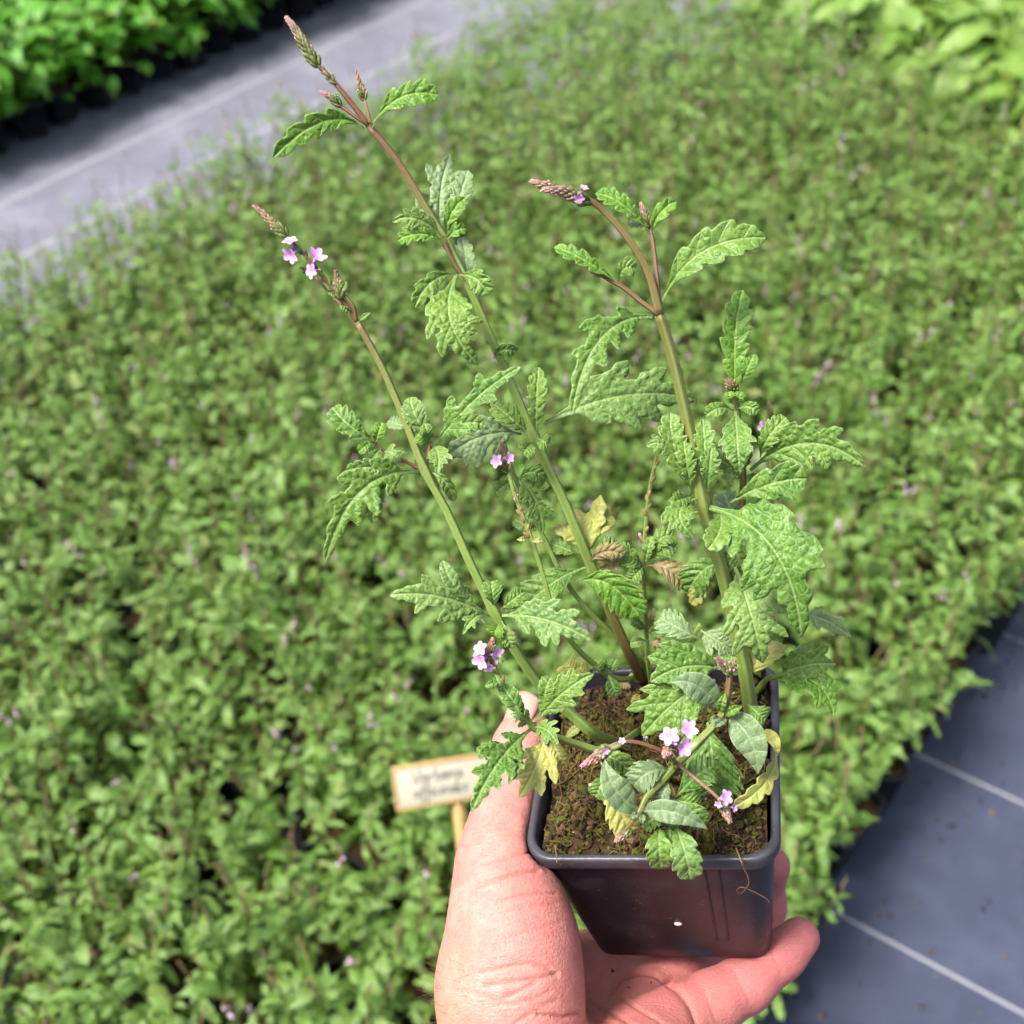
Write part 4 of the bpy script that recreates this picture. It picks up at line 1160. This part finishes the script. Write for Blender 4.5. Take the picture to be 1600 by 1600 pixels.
leaf('s10', (1048, 1235, .411), (1042, 1290, .405), 46, 'S', None, 0, .2, 'leaf', depth=.3)
leaf('s10', (1030, 1288, .408), (1032, 1357, .402), 48, 'S', (1030, 1320, .4), 0, .2, 'leaf', nl=4, depth=.35)
leaf('s10', (1052, 1285, .408), (1078, 1374, .400), 54, 'S', (1068, 1325, .399), 0, .15, 'spotted', nl=4, depth=.3)
leaf('s10', (1045, 1285, .409), (1048, 1340, .405), 40, 'S', None, 0, .2, 'leaf', depth=.3)
leaf('s10', (1048, 1280, .408), (1100, 1290, .402), 40, 'S', (1075, 1270), 0, .2, 'leaf', depth=.15)
leaf('s10', (1045, 1262, .409), (1005, 1290, .405), 34, 'S', None, 0, .2, 'leaf')
# long yellowing leaf arching over the right edge
leaf('s3', (1186, 1146, .443), (1215, 1182, .424), 20, 'O', (1208, 1155, .430), 0, .3, 'yellow', depth=.1)
leaf('s3', (1213, 1172, .4265), (1143, 1262, .404), 34, 'S', (1196, 1222, .410), -30, .3, 'yellow', nl=5, depth=.4)
# yellow litter at the back of the pot
for b, tp, wd in (((905, 1100), (906, 1062), 12), ((905, 1062), (885, 1036), 44), ((925, 1060), (905, 1042), 40), ((1000, 1052), (1020, 1030), 26), ((1005, 1068), (990, 1050), 24), ((1000, 1078), (995, 1100), 24), ((880, 1155), (905, 1135), 16), ((1190, 1062), (1172, 1020), 40)):
    pa = on_soil(*b, -.004); da = (pa - cam_pos) @ c_fwd
    leaf('s4', (*b, da), (*tp, da - .004), wd, 'S', None, random.uniform(-20, 20), .1, 'yellow', depth=.2, bulge=2)
for b, tp, wd in (((1022, 1020), (1030, 985), 12), ((1000, 1030), (985, 1012), 14), ((1005, 1040), (985, 1032), 16), ((960, 1060), (985, 1075), 16)):
    pa = on_soil(*b, -.003); da = (pa - cam_pos) @ c_fwd
    leaf('s4', (*b, da), (*tp, da - .006), wd, 'S', None, random.uniform(-30, 30), .4, 'brown', curl=.5, bulge=2)
# tiny bracts below the flower spikes
for key, b, tp, wd, d in (('s1b', (562, 500), (579, 488), 9, .414), ('s1b', (548, 488), (530, 478), 9, .414), ('s1b', (528, 462), (512, 458), 8, .413), ('s1b', (535, 455), (541, 440), 12, .412), ('s1b', (478, 425), (466, 418), 10, .415),
                          ('s2d', (568, 150), (556, 142), 7, .417), ('s2c', (528, 160), (525, 143), 6, .417), ('s2', (580, 200), (585, 188), 6, .417)):
    leaf(key, (*b, d), (*tp, d - .002), wd, 'O', None, random.uniform(-20, 20), .3, 'leaf', bulge=1)

# ------------------------------------------------------------------ flower spikes and flowers
def flower_mesh(seed, closed=0.0):
    r = random.Random(seed); acc = Acc()
    V, Q, T = tube([(0, 0, -.0032), (0, 0, -.0015), (0, 0, 0)], [.0005, .0006, .0008], 7); acc.add(V, Q, T, (.42, .20, .50))
    for k in range(5):
        a = 2 * math.pi * k / 5 + r.uniform(-.12, .12); L = r.uniform(.0027, .0033); wd = r.uniform(.0012, .00145)
        nu, nv = 6, 5; pts = []; col = []
        for i in range(nu):
            t = i / (nu - 1); ww = wd * (math.sin(math.pi * min(1, t * .80 + .12)) ** .7)
            if i == nu - 1: ww *= .75
            for j in range(nv):
                v = -1 + 2 * j / (nv - 1); x = .0005 + L * t - (.00045 * (abs(v) < .3) if i == nu - 1 else 0); y = ww * v
                z = .0007 * math.sin(t * 2.2) + closed * .0022 * t * t + .00025 * v * v
                pts.append((x * math.cos(a) - y * math.sin(a), x * math.sin(a) + y * math.cos(a), z))
                m = .35 + .65 * t; col.append((.43 + .11 * m, .16 + .17 * m, .45 + .10 * m))
        acc.add(np.array(pts), grid_faces(nu, nv), None, np.array(col))
    return acc.mesh('flower', [MAT['petal']])
FLOWERS = [flower_mesh(k, .25 * k) for k in range(3)]
PINK, OLIVE, MAUVE = np.array([.42, .20, .26]), np.array([.085, .115, .022]), np.array([.19, .085, .085])

def spike(pts, nb, r0, size, flowers=(), pinkbuds=0, tipcol=MAUVE, start=0.0, fruit=False):
    """pts pixel path base to tip; nb buds in a spiral; flowers: (x, y, dir dx, dy, scale)"""
    w3 = [P(*p) for p in pts]; path = catmull(w3, 40); acc = Acc()
    T = nrm(np.gradient(path, axis=0)); B = frame(nrm(path[-1] - path[0]))
    nb = int(nb * (1.5 if not fruit else 1)); size *= .82 if not fruit else .95
    for k in range(nb):
        f = start + (1 - start) * (k / max(1, nb - 1)) ** .75
        i = min(39, int(f * 39)); az = k * 2.39996
        out = B[:, 0] * math.cos(az) + B[:, 1] * math.sin(az)
        s = .84 * size * (1.15 - .6 * f) * random.uniform(.85, 1.15) / 1000
        rr = .7 * r0 / 1000 * (1 - .75 * f ** 2)
        d = T[i] * 1.3 + out * (.85 - .5 * f)
        c = OLIVE * (1 - f ** 2) + tipcol * f ** 2
        if fruit: c = np.array([.20, .12, .05])
        add_ell(acc, path[i] + out * rr, d, s * .42, s, c * random.uniform(.6, 1.35))
        if random.random() < .12 and f < .8: add_ell(acc, path[i] + out * rr + nrm(d) * s * .9, d, s * .28, s * .35, PINK * random.uniform(.9, 1.3))
    o = link('flower_spike', acc.mesh('flower_spike', [MAT['bud']], path[0]), root_o, path[0])
    for k, (x, y, dx, dy, sc) in enumerate(flowers):
        dd = np.mean([p[2] for p in pts]) - .0035
        n = nrm(c_right * dx - c_up * dy - c_fwd * .75)
        fo = bpy.data.objects.new('flower', FLOWERS[k % 3]); COL.objects.link(fo); fo.parent = o
        Bm = frame(n); mx = to4(Bm, P(x, y, dd) - path[0], sc * .78); fo.matrix_basis = mx
        cacc = Acc()
        a0 = P(x, y, dd) - n * .003; near = path[np.argmin(np.linalg.norm(path - a0, axis=1))]
        V, Q, T_ = tube([near, (near + a0) / 2 + n * -.0004, a0], [.0006, .0009, .0007], 7); cacc.add(V, Q, T_, (.14, .16, .06))
        link('calyx', cacc.mesh('calyx', [MAT['bud']], path[0]), o, path[0])
    return o
spike([(495, 100, .416), (478, 75, .416), (462, 47, .416), (448, 28, .416)], 62, 1.9, 2.4, tipcol=np.array([.30, .17, .16]))
spike([(522, 128, .416), (508, 114, .416), (494, 97, .416)], 8, 1.1, 2.2)
spike([(530, 164, .418), (518, 153, .418), (501, 143, .418)], 26, 1.2, 1.9, tipcol=np.array([.36, .13, .17]))
spike([(569, 153, .417), (564, 138, .417), (556, 111, .417)], 28, 1.2, 1.9, tipcol=np.array([.30, .13, .14]))
spike([(445, 366, .413), (428, 350, .413), (398, 322, .413)], 46, 1.7, 2.2, tipcol=np.array([.30, .14, .13]))
spike([(520, 452, .414), (485, 408, .414), (448, 368, .413)], 12, 1.1, 2.4, flowers=[(454, 378, -.2, -.9, 1.0), (456, 398, -.6, .6, 1.15), (494, 403, .5, -.7, 1.25), (488, 423, -.7, .2, 1.0)])
spike([(532, 462, .412), (529, 445, .412), (525, 424, .412)], 24, 1.4, 2.2)
spike([(916, 314, .408), (885, 300, .406), (848, 296, .402)], 44, 2.4, 2.6, flowers=[(905, 309, -.2, .8, .7), (912, 295, .2, -.8, .6)], tipcol=np.array([.50, .27, .27]))
spike([(868, 294, .409), (850, 290, .408), (830, 283, .408)], 30, 1.6, 2.2, tipcol=np.array([.40, .20, .20]))
spike([(945, 428, .415), (932, 424, .415), (921, 420, .4145)], 24, 1.4, 2.0, tipcol=np.array([.46, .24, .24]))
spike([(1013, 350, .415), (1008, 336, .415), (1001, 319, .4145)], 26, 1.4, 2.1, tipcol=np.array([.38, .20, .19]))
spike([(793, 735, .430), (787, 712, .430), (783, 692, .430)], 34, 1.5, 2.0, flowers=[(777, 720, -.6, 0, .95), (794, 716, .6, -.2, .8)], tipcol=np.array([.28, .13, .12]))
spike([(826, 835, .433), (812, 795, .4315), (796, 742, .4305)], 16, .9, 2.1, fruit=True)
spike([(1007, 845, .457), (1014, 775, .453), (1031, 705, .4505)], 15, 1.0, 2.4, fruit=True)
spike([(1148, 612, .432), (1142, 602, .430), (1136, 594, .429)], 30, 2.4, 2.2, tipcol=np.array([.20, .11, .09]))
spike([(1203, 668, .4555), (1203, 648, .455), (1202, 628, .455)], 34, 1.4, 2.0, flowers=[(1195, 667, -.8, .1, 1.0)], tipcol=np.array([.25, .13, .09]))
spike([(770, 1035, .4145), (766, 1018, .414), (770, 998, .413)], 36, 2.0, 2.2, flowers=[(752, 1014, -.7, -.4, 1.05), (752, 1032, -.6, .3, 1.15), (774, 1024, .7, 0, 1.05), (764, 1042, .1, .8, .8)], tipcol=np.array([.32, .15, .12]))
spike([(785, 1070, .416), (779, 1056, .4155), (772, 1040, .415)], 8, 1.3, 2.2, fruit=True)
spike([(1139, 1050, .402), (1134, 1042, .401), (1119, 1029, .400)], 34, 1.8, 2.2, tipcol=np.array([.24, .09, .11]))
spike([(1141, 1050, .4025), (1144, 1042, .402), (1147, 1034, .402)], 20, 1.5, 2.0, tipcol=np.array([.22, .10, .11]))
spike([(1054, 1172, .400), (1047, 1172, .392), (1038, 1180, .388)], 44, 2.3, 2.4, flowers=[(1047, 1150, -.3, -.3, 1.15), (1075, 1140, .2, -.4, 1.15), (1067, 1167, .3, .1, 1.1), (1054, 1158, 0, -.2, .5)], tipcol=np.array([.46, .22, .20]))
spike([(950, 1170, .400), (935, 1180, .3995), (909, 1197, .399)], 40, 1.9, 2.3, flowers=[(972, 1158, 0, -.5, .45), (946, 1173, .2, .3, .5)], tipcol=np.array([.46, .18, .22]))
spike([(1127, 1252, .3985), (1133, 1265, .398), (1140, 1284, .397)], 30, 1.9, 2.2, flowers=[(1133, 1246, .4, -.3, .95), (1123, 1256, -.4, .3, .5), (1146, 1262, .6, 0, .5)], tipcol=np.array([.40, .20, .18]))
spike([(982, 1297, .398), (975, 1303, .3975), (962, 1314, .397)], 28, 1.6, 2.0, tipcol=np.array([.34, .18, .16]))

# ------------------------------------------------------------------ the hand
def toc(p):                      # photo pixel and depth to camera axes (x right, y down, z forward)
    x, y, d = p[:3]
    return np.array([(x - 800) / F * d, (y - 800) / F * d, d])
def capsule(X, a, b, ra, rb_):
    ab = b - a; t = np.clip(((X - a) @ ab) / (ab @ ab), 0, 1)
    return np.linalg.norm(X - a - t[..., None] * ab, axis=-1) - (ra + (rb_ - ra) * t)
def chain(X, pts, k):
    """pts: (x, y, depth, radius m)"""
    d = None
    for p, q in zip(pts[:-1], pts[1:]):
        e = capsule(X, toc(p), toc(q), p[3], q[3]); d = e if d is None else smin(d, e, k)
    return d
THUMB = [(826, 1130, .488, .0086), (813, 1168, .483, .0096), (803, 1222, .476, .0098), (788, 1290, .465, .0120), (783, 1345, .455, .0150), (792, 1405, .448, .0185), (800, 1470, .445, .0225), (796, 1540, .445, .0252), (800, 1620, .445, .0265)]
PALM = [[(800, 1620, .452, .026), (862, 1740, .440, .027), (850, 2050, .370, .031), (838, 2500, .300, .036)],
        [(862, 1740, .452, .024), (905, 1560, .498, .0150), (922, 1505, .520, .0125)],
        [(890, 1740, .448, .024), (945, 1580, .500, .0150), (975, 1530, .517, .0125)],
        [(930, 1730, .442, .024), (985, 1612, .484, .0165), (1005, 1570, .496, .0130)],
        [(985, 1720, .432, .024), (1022, 1650, .458, .0190), (1058, 1600, .470, .0135)]]
PINKY = [(1040, 1612, .466, .0140), (1112, 1567, .477, .0117), (1165, 1537, .484, .0107), (1222, 1492, .490, .0090), (1249, 1465, .493, .0083)]
RING = [(1012, 1558, .502, .0120), (1052, 1508, .512, .0125), (1125, 1500, .537, .0100), (1185, 1450, .540, .0090), (1202, 1420, .536, .0080)]
MIDDLE = [(972, 1530, .517, .0120), (1050, 1485, .548, .0105), (1130, 1440, .562, .0095), (1192, 1392, .542, .0088), (1206, 1352, .522, .0080)]
INDEX = [(920, 1505, .522, .0118), (985, 1440, .560, .0105), (1065, 1385, .580, .0095), (1145, 1335, .572, .0088), (1180, 1300, .556, .0080)]
def hand_sdf(X):
    palm = None
    for c in PALM:
        e = chain(X, c, .006); palm = e if palm is None else smin(palm, e, .007)
    # mound below the little finger
    d = smin(palm, chain(X, PINKY, .004), .005)
    for f in (RING, MIDDLE, INDEX): d = smin(d, chain(X, f, .004), .004)
    d = smin(d, chain(X, THUMB, .008), .0035)
    # web between thumb and palm
    web = capsule(X, toc((845, 1500, .478)), toc((912, 1500, .515)), .009, .010)
    d = smin(d, web, .008)
    # the pot presses the flesh flat
    Q_ = (X - POT_T) @ POT_R
    z = Q_[..., 2]; hwz = HB + (.0428 - HB) * (z - ZB) / (-RIMH - ZB)
    ax, ay = np.abs(Q_[..., 0]), np.abs(Q_[..., 1]); rc = .0085
    qx, qy = ax - hwz + rc, ay - hwz + rc
    sdp = np.hypot(np.maximum(qx, 0), np.maximum(qy, 0)) + np.minimum(np.maximum(qx, qy), 0) - rc
    sdp = np.maximum(np.maximum(sdp, ZB - z), z + RIMH)
    qx, qy = ax - .045 + .01, ay - .045 + .01
    sdr = np.hypot(np.maximum(qx, 0), np.maximum(qy, 0)) + np.minimum(np.maximum(qx, qy), 0) - .01
    sdr = np.maximum(np.maximum(sdr, -RIMH - z), z)
    pot = np.minimum(sdp, sdr) - .0004
    h = np.clip(.5 - .5 * (d + pot) / .002, 0, 1)
    return d * (1 - h) + (-pot) * h + .002 * h * (1 - h)
def surface_nets(Fv, org, h):
    s = Fv < 0; n = np.array(Fv.shape)
    cs = np.zeros(n - 1, int); acc = np.zeros((*(n - 1), 3)); cnt = np.zeros(n - 1)
    offs = [(i, j, k) for i in (0, 1) for j in (0, 1) for k in (0, 1)]
    sl = lambda o: tuple(slice(o[q], n[q] - 1 + o[q]) for q in range(3))
    for o in offs:
        for ax in range(3):
            if o[ax]: continue
            p = list(o); p[ax] = 1; a, b = Fv[sl(o)], Fv[sl(p)]
            m = (a < 0) != (b < 0)
            t = np.where(m, a / np.where(m, a - b, 1), 0)
            for q in range(3):
                acc[..., q] += np.where(m, (t if q == ax else o[q]), 0)
            cnt += m
    act = cnt > 0; idx = -np.ones(n - 1, int); idx[act] = np.arange(act.sum())
    ijk = np.argwhere(act); V = (ijk + acc[act] / cnt[act][:, None]) * h + org
    Fs = []
    for ax in range(3):
        b_, c_ = (ax + 1) % 3, (ax + 2) % 3
        A = [slice(None)] * 3; A[ax] = slice(0, n[ax] - 1); B_ = [slice(None)] * 3; B_[ax] = slice(1, n[ax])
        m = s[tuple(A)] != s[tuple(B_)]
        e = np.argwhere(m); e = e[(e[:, b_] > 0) & (e[:, c_] > 0) & (e[:, b_] < n[b_] - 1) & (e[:, c_] < n[c_] - 1)]
        inside = s[tuple(e.T)]
        def cell(db, dc):
            q = e.copy(); q[:, b_] += db; q[:, c_] += dc; return idx[tuple(q.T)]
        f = np.stack([cell(-1, -1), cell(0, -1), cell(0, 0), cell(-1, 0)], 1)
        f[~inside] = f[~inside][:, ::-1]
        Fs.append(f)
    return V, np.concatenate(Fs)
h_ = .0017
lo = np.array([-.048, .055, .255]); hi = np.array([.128, .300, .610])
dims = np.ceil((hi - lo) / h_).astype(int)
gxs = [lo[q] + h_ * np.arange(dims[q]) for q in range(3)]
Fv = np.empty(dims, np.float32)
for i in range(0, dims[0], 8):
    X = np.stack(np.meshgrid(gxs[0][i:i + 8], gxs[1], gxs[2], indexing='ij'), -1)
    Fv[i:i + 8] = hand_sdf(X)
HV, HF = surface_nets(Fv.astype(float), lo, h_)
# relax the mesh a little
def relax(V, Fq, it, lam=.5):
    e = np.concatenate([Fq[:, [0, 1]], Fq[:, [1, 2]], Fq[:, [2, 3]], Fq[:, [3, 0]]])
    for _ in range(it):
        s = np.zeros_like(V); c = np.zeros(len(V))
        np.add.at(s, e[:, 0], V[e[:, 1]]); np.add.at(c, e[:, 0], 1)
        V = V + lam * (s / np.maximum(c, 1)[:, None] - V)
    return V
HV = relax(HV, HF, 3)
hand_org = P(862, 1740, .44)
tmp = mesh_np('hand_tmp', HV, HF)
to_ = bpy.data.objects.new('hand_tmp', tmp); COL.objects.link(to_)
md = to_.modifiers.new('s', 'SUBSURF'); md.levels = 1; md.render_levels = 1
dg = bpy.context.evaluated_depsgraph_get(); fine = bpy.data.meshes.new_from_object(to_.evaluated_get(dg))
bpy.data.objects.remove(to_); bpy.data.meshes.remove(tmp)
n = len(fine.vertices); HV = np.empty(n * 3, np.float32); fine.vertices.foreach_get('co', HV); HV = HV.reshape(-1, 3).astype(float)
HN = np.empty(n * 3, np.float32); fine.vertices.foreach_get('normal', HN); HN = HN.reshape(-1, 3)
pix = np.stack([800 + F * HV[:, 0] / HV[:, 2], 800 + F * HV[:, 1] / HV[:, 2]], 1)
# skin folds: polylines where the photograph shows creases, at the depth of the skin there
def seg_dist(p, a, b):
    a, b = np.array(a, float), np.array(b, float); ab = b - a
    t = np.clip(((p - a) @ ab) / (ab @ ab), 0, 1); return np.linalg.norm(p - a - t[:, None] * ab, axis=1)
FOLD = [([(1046, 1536), (1062, 1550), (1078, 1570), (1092, 1606)], 9, .0010), ([(745, 1385), (772, 1375), (800, 1366), (842, 1360)], 3.2, .0011), ([(752, 1350), (785, 1342), (815, 1334), (835, 1330)], 3.0, .0008),
        ([(775, 1412), (805, 1402), (840, 1396), (868, 1396)], 3.0, .0007), ([(735, 1395), (760, 1398), (772, 1390)], 3, .0005),
        ([(790, 1425), (830, 1418), (870, 1412)], 2.6, .0004), ([(800, 1462), (840, 1452), (876, 1440)], 2.6, .0004),
        ([(752, 1520), (790, 1512), (830, 1505), (850, 1512), (872, 1525)], 3.2, .0009), ([(758, 1540), (800, 1536), (848, 1528), (870, 1522)], 3.2, .0009),
        ([(788, 1560), (815, 1548), (836, 1536)], 3.2, .0008), ([(765, 1570), (800, 1570), (830, 1562), (860, 1550)], 2.6, .0005),
        ([(700, 1545), (740, 1552), (790, 1566)], 3, .0004), ([(805, 1600), (835, 1580), (870, 1562)], 3, .0006), ([(840, 1585), (880, 1590), (906, 1582)], 4, .0012),
        ([(922, 1560), (945, 1578), (975, 1592), (1000, 1610)], 3.5, .0010), ([(975, 1562), (1000, 1578), (1025, 1592), (1050, 1610)], 3.0, .0008),
        ([(955, 1555), (970, 1532), (995, 1520), (1020, 1522), (1048, 1540)], 4.0, .0012), ([(1048, 1538), (1066, 1553), (1082, 1575), (1094, 1610)], 2.6, .0007),
        ([(1200, 1480), (1212, 1500), (1222, 1520)], 3, .0004), ([(1145, 1512), (1158, 1540), (1172, 1566)], 3, .0003), ([(920, 1590), (960, 1600), (1000, 1625)], 3, .0006), ([(1100, 1545), (1108, 1570), (1118, 1590)], 3, .0003)]
red = np.zeros(n); crease = np.zeros(n); disp = np.zeros(n)
vis = (HN[:, 2] < .35)
for pl, wd, am in FOLD:
    dmin = np.min([seg_dist(pix, a, b) for a, b in zip(pl[:-1], pl[1:])], axis=0)
    # only the skin that carries the fold, not what lies behind it
    g = np.exp(-(dmin / wd) ** 2) * vis
    if pl[0][0] > 915: g = g * (HV[:, 2] > .40)
    else: g = g * (HV[:, 2] < .470)
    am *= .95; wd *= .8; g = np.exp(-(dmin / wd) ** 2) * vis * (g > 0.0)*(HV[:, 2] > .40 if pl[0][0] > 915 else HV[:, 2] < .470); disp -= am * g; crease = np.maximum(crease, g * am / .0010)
    disp += am * .05 * np.exp(-((dmin - 2.2 * wd) / (1.2 * wd)) ** 2) * vis
# transverse wrinkles at the root of the thumb
axis_t = toc((800, 1470, .445)) - toc((786, 1290, .465)); axis_t /= np.linalg.norm(axis_t)
tcoord = (HV - toc((786, 1290, .465))) @ axis_t + .10 * HV[:, 0]
wr = np.exp(-((pix[:, 1] - 1385) / 95) ** 2) * (pix[:, 0] < 905) * vis
disp += .00009 * wr * np.sin(tcoord * 2600 + 2 * np.sin(HV[:, 0] * 300)) + .00005 * wr * np.sin(tcoord * 4300 + 3 * np.sin(HV[:, 0] * 170))
HV = HV + HN * disp[:, None]
red = np.clip((pix[:, 0] - 880) / 90, 0, 1) * .8 + .5 * np.exp(-((pix[:, 0] - 1251) ** 2 + (pix[:, 1] - 1465) ** 2) / 60 ** 2) + .35 * np.exp(-((pix[:, 1] - 1400) / 120) ** 2) * np.clip((pix[:, 0] - 740) / 100, 0, 1)
tan = np.clip((760 - pix[:, 0]) / 80, 0, 1) * np.clip((pix[:, 1] - 1380) / 200, 0, 1)
HW = cam_pos + cam2w(HV)
fine.vertices.foreach_set('co', (HW - hand_org).astype(np.float32).ravel())
at = fine.attributes.new('tint', 'FLOAT_COLOR', 'POINT')
at.data.foreach_set('color', np.stack([np.clip(red, 0, 1), np.clip(crease, 0, 1), tan, np.ones(n)], 1).astype(np.float32).ravel())
fine.materials.clear(); fine.materials.append(MAT['skin'])
fine.polygons.foreach_set('use_smooth', np.ones(len(fine.polygons), bool)); fine.update()
fine.name = 'hand'
# camera axes are left handed against the world: turn the faces
fine.flip_normals()
hand = link('hand', fine, None, hand_org)
tag(hand, 'bare left hand, palm up, holding the black pot from below', 'hand')
# thumb nail
tb = cam_pos + cam2w(toc(THUMB[0])[None])[0]; t1 = cam_pos + cam2w(toc(THUMB[1])[None])[0]
td = nrm(tb - t1); nn = nrm(-.55 * c_right + .35 * c_up - .55 * c_fwd); nn = nrm(nn - td * (nn @ td)); ss = np.cross(td, nn)
pts = []
for i in range(9):
    b = i / 8
    for j in range(11):
        a = -1 + 2 * j / 10; lim = .95 * (1 - .12 * (1 - b) ** 2); ang = a * lim
        along = -.005 + .0145 * b - .0022 * (a * a) * (b > .5) * (b - .5) * 2 + .0018 * a * a * (1 - b)
        rr = (.0092 - .0016 * max(0, b - .45)) 
        pts.append(tb + td * along + (nn * math.cos(ang) + ss * math.sin(ang)) * (rr + .0004))
nm = mesh_np('nail', np.array(pts) - tb, grid_faces(9, 11), mats=[MAT['nail']])
no = link('nail', nm, hand, tb); md = no.modifiers.new('t', 'SOLIDIFY'); md.thickness = .0005; md.offset = 0
# hairs on the wrist
acc = Acc(); cand = np.where((pix[:, 0] < 740) & (pix[:, 1] > 1490) & (pix[:, 1] < 1680) & vis & (HV[:, 2] < .47))[0]
for i in rng.choice(cand, 70):
    p = HW[i]; nw = cam2w(HN[i][None])[0]
    d = nrm(nw * .5 - c_right * .3 + c_up * rng.uniform(-.2, .8) + rng.normal(0, .25, 3)); ln = rng.uniform(.004, .010)
    V, Q, T = tube([p, p + d * ln * .5, p + d * ln + c_right * -.001 - np.array([0, 0, .001])], [.00006, .00005, .00002], 3); acc.add(V, Q, T, (.20, .12, .06))
tag(link('hair', acc.mesh('hair', [MAT['fibre']], hand_org), hand, hand_org), kind='stuff')
# specks of soil on the palm
acc = Acc()
for x, y, s in ((960, 1513, .0007), (980, 1538, .0004), (1019, 1530, .0004)):
    dd = np.hypot(pix[:, 0] - x, pix[:, 1] - y); ok = np.where((dd < 6) & (HN[:, 2] < .2))[0]
    if len(ok):
        i = ok[np.argmin(HV[ok, 2])]; add_ell(acc, HW[i], rng.normal(0, 1, 3), s, s * 1.3, (.02, .012, .008))
if acc.n: tag(link('soil_specks', acc.mesh('soil_specks', [MAT['crumb']], hand_org), hand, hand_org), kind='stuff')

# ------------------------------------------------------------------ the plant label in the bed
D = 1.22
TL, TR, BL = P(611, 1199, D + .012), P(800, 1169, D + .012), P(634, 1264, D)
ux = nrm(TR - TL); uy0 = BL - TL; uy = nrm(uy0 - ux * (uy0 @ ux)); un = np.cross(ux, uy)
if un @ (cam_pos - TL) < 0: un = -un
W_, H_ = np.linalg.norm(TR - TL), np.linalg.norm(uy0)
sign = bpy.data.objects.new('plant_label', None); COL.objects.link(sign)
stake_top = TL + ux * W_ * .5 + uy * H_ * .9
dn = nrm(uy * .55 + np.array([0, 0, -1.0]))
base = stake_top + dn * (stake_top[2] / -dn[2])
sign.location = base
tag(sign, 'cream plant label with handwriting on a wooden stake in the bed', 'sign')
def slab(x0, x1, y0, y1, z0, z1, bev=.0):
    c = []
    for z in (z0, z1):
        for x, y in ((x0, y0), (x1, y0), (x1, y1), (x0, y1)): c.append(TL + ux * x + uy * y + un * z)
    Q = np.array([[0, 1, 2, 3], [4, 7, 6, 5], [0, 4, 5, 1], [1, 5, 6, 2], [2, 6, 7, 3], [3, 7, 4, 0]])
    return np.array(c), Q
def part(name, items, mat):
    acc = Acc()
    for V, Q in items: acc.add(V, Q)
    o = link(name, acc.mesh(name, [mat], base, smooth=False), sign, base)
    b = o.modifiers.new('b', 'BEVEL'); b.width = .0008; b.segments = 2
    return o
fr_ = .0034
part('board', [slab(0, W_, 0, H_, -.004, 0)], MAT['wood'])
part('frame', [slab(0, W_, 0, fr_, .0003, .003), slab(0, W_, H_ - fr_ * .6, H_, .0003, .003), slab(0, fr_ * .8, fr_, H_ - fr_ * .6, .0003, .003), slab(W_ - fr_ * .8, W_, fr_, H_ - fr_ * .6, .0003, .003)], MAT['wood'])
card = part('card', [slab(fr_, W_ - fr_, fr_ * 1.2, H_ - fr_ * .8, .0004, .0016)], MAT['card'])
V, Q, T = tube([stake_top - un * .005, (stake_top + base) / 2 - un * .005, base - un * .005], [.0065, .0065, .005], 4); acc = Acc(); acc.add(V, Q, T)
link('stake', acc.mesh('stake', [MAT['wood']], base, smooth=False), sign, base)
GL = {'V': [[(0, 1), (.3, 0), (.65, 1.05)]], 'e': [[(0, .25), (.4, .35), (.35, .55), (.1, .5), (.05, .15), (.25, 0), (.5, .1)]], 'r': [[(0, 0), (.1, .5), (.12, .35), (.4, .52)]],
      'b': [[(.05, 1.05), (.05, .05), (.35, .05), (.42, .4), (.08, .42)]], 'n': [[(0, .5), (.02, 0), (.05, .4), (.3, .5), (.35, 0)]], 'a': [[(.42, .45), (.1, .5), (.02, .1), (.3, .05), (.42, .45), (.45, 0)]],
      'o': [[(.2, .5), (0, .3), (.12, 0), (.36, .12), (.35, .42), (.2, .5)]], 'f': [[(.42, .95), (.22, .95), (.15, .5), (.1, -.45), (.0, -.4)], [(0, .45), (.38, .48)]], 'i': [[(.08, .5), (.05, .05), (.18, 0)], [(.1, .75), (.11, .78)]],
      'c': [[(.4, .45), (.1, .48), (.02, .1), (.38, .05)]], 'l': [[(.1, 1.05), (.06, .05), (.2, 0)]], 's': [[(.36, .48), (.1, .42), (.34, .18), (.02, .02)]]}
ADV = {'V': .72, 'i': .26, 'l': .26, 'f': .42}
for word, x0, y0, sz in (('Verbena', .020, .0195, .0125), ('officinalis', .020, .0335, .0118)):
    cx = x0; acc = Acc()
    for ch in word:
        for pl in GL[ch]:
            w3 = [TL + ux * (cx + px_ * sz) + uy * (y0 - py_ * sz) + un * .0018 for px_, py_ in pl]
            w3 = catmull(w3, 3 * len(w3)) if len(w3) > 2 else np.array(w3)
            V, Q, T = tube(w3, .0008, 4); acc.add(V, Q, T)
        cx += ADV.get(ch, .55) * sz
    link('lettering', acc.mesh('lettering', [MAT['ink']], base), card, base)
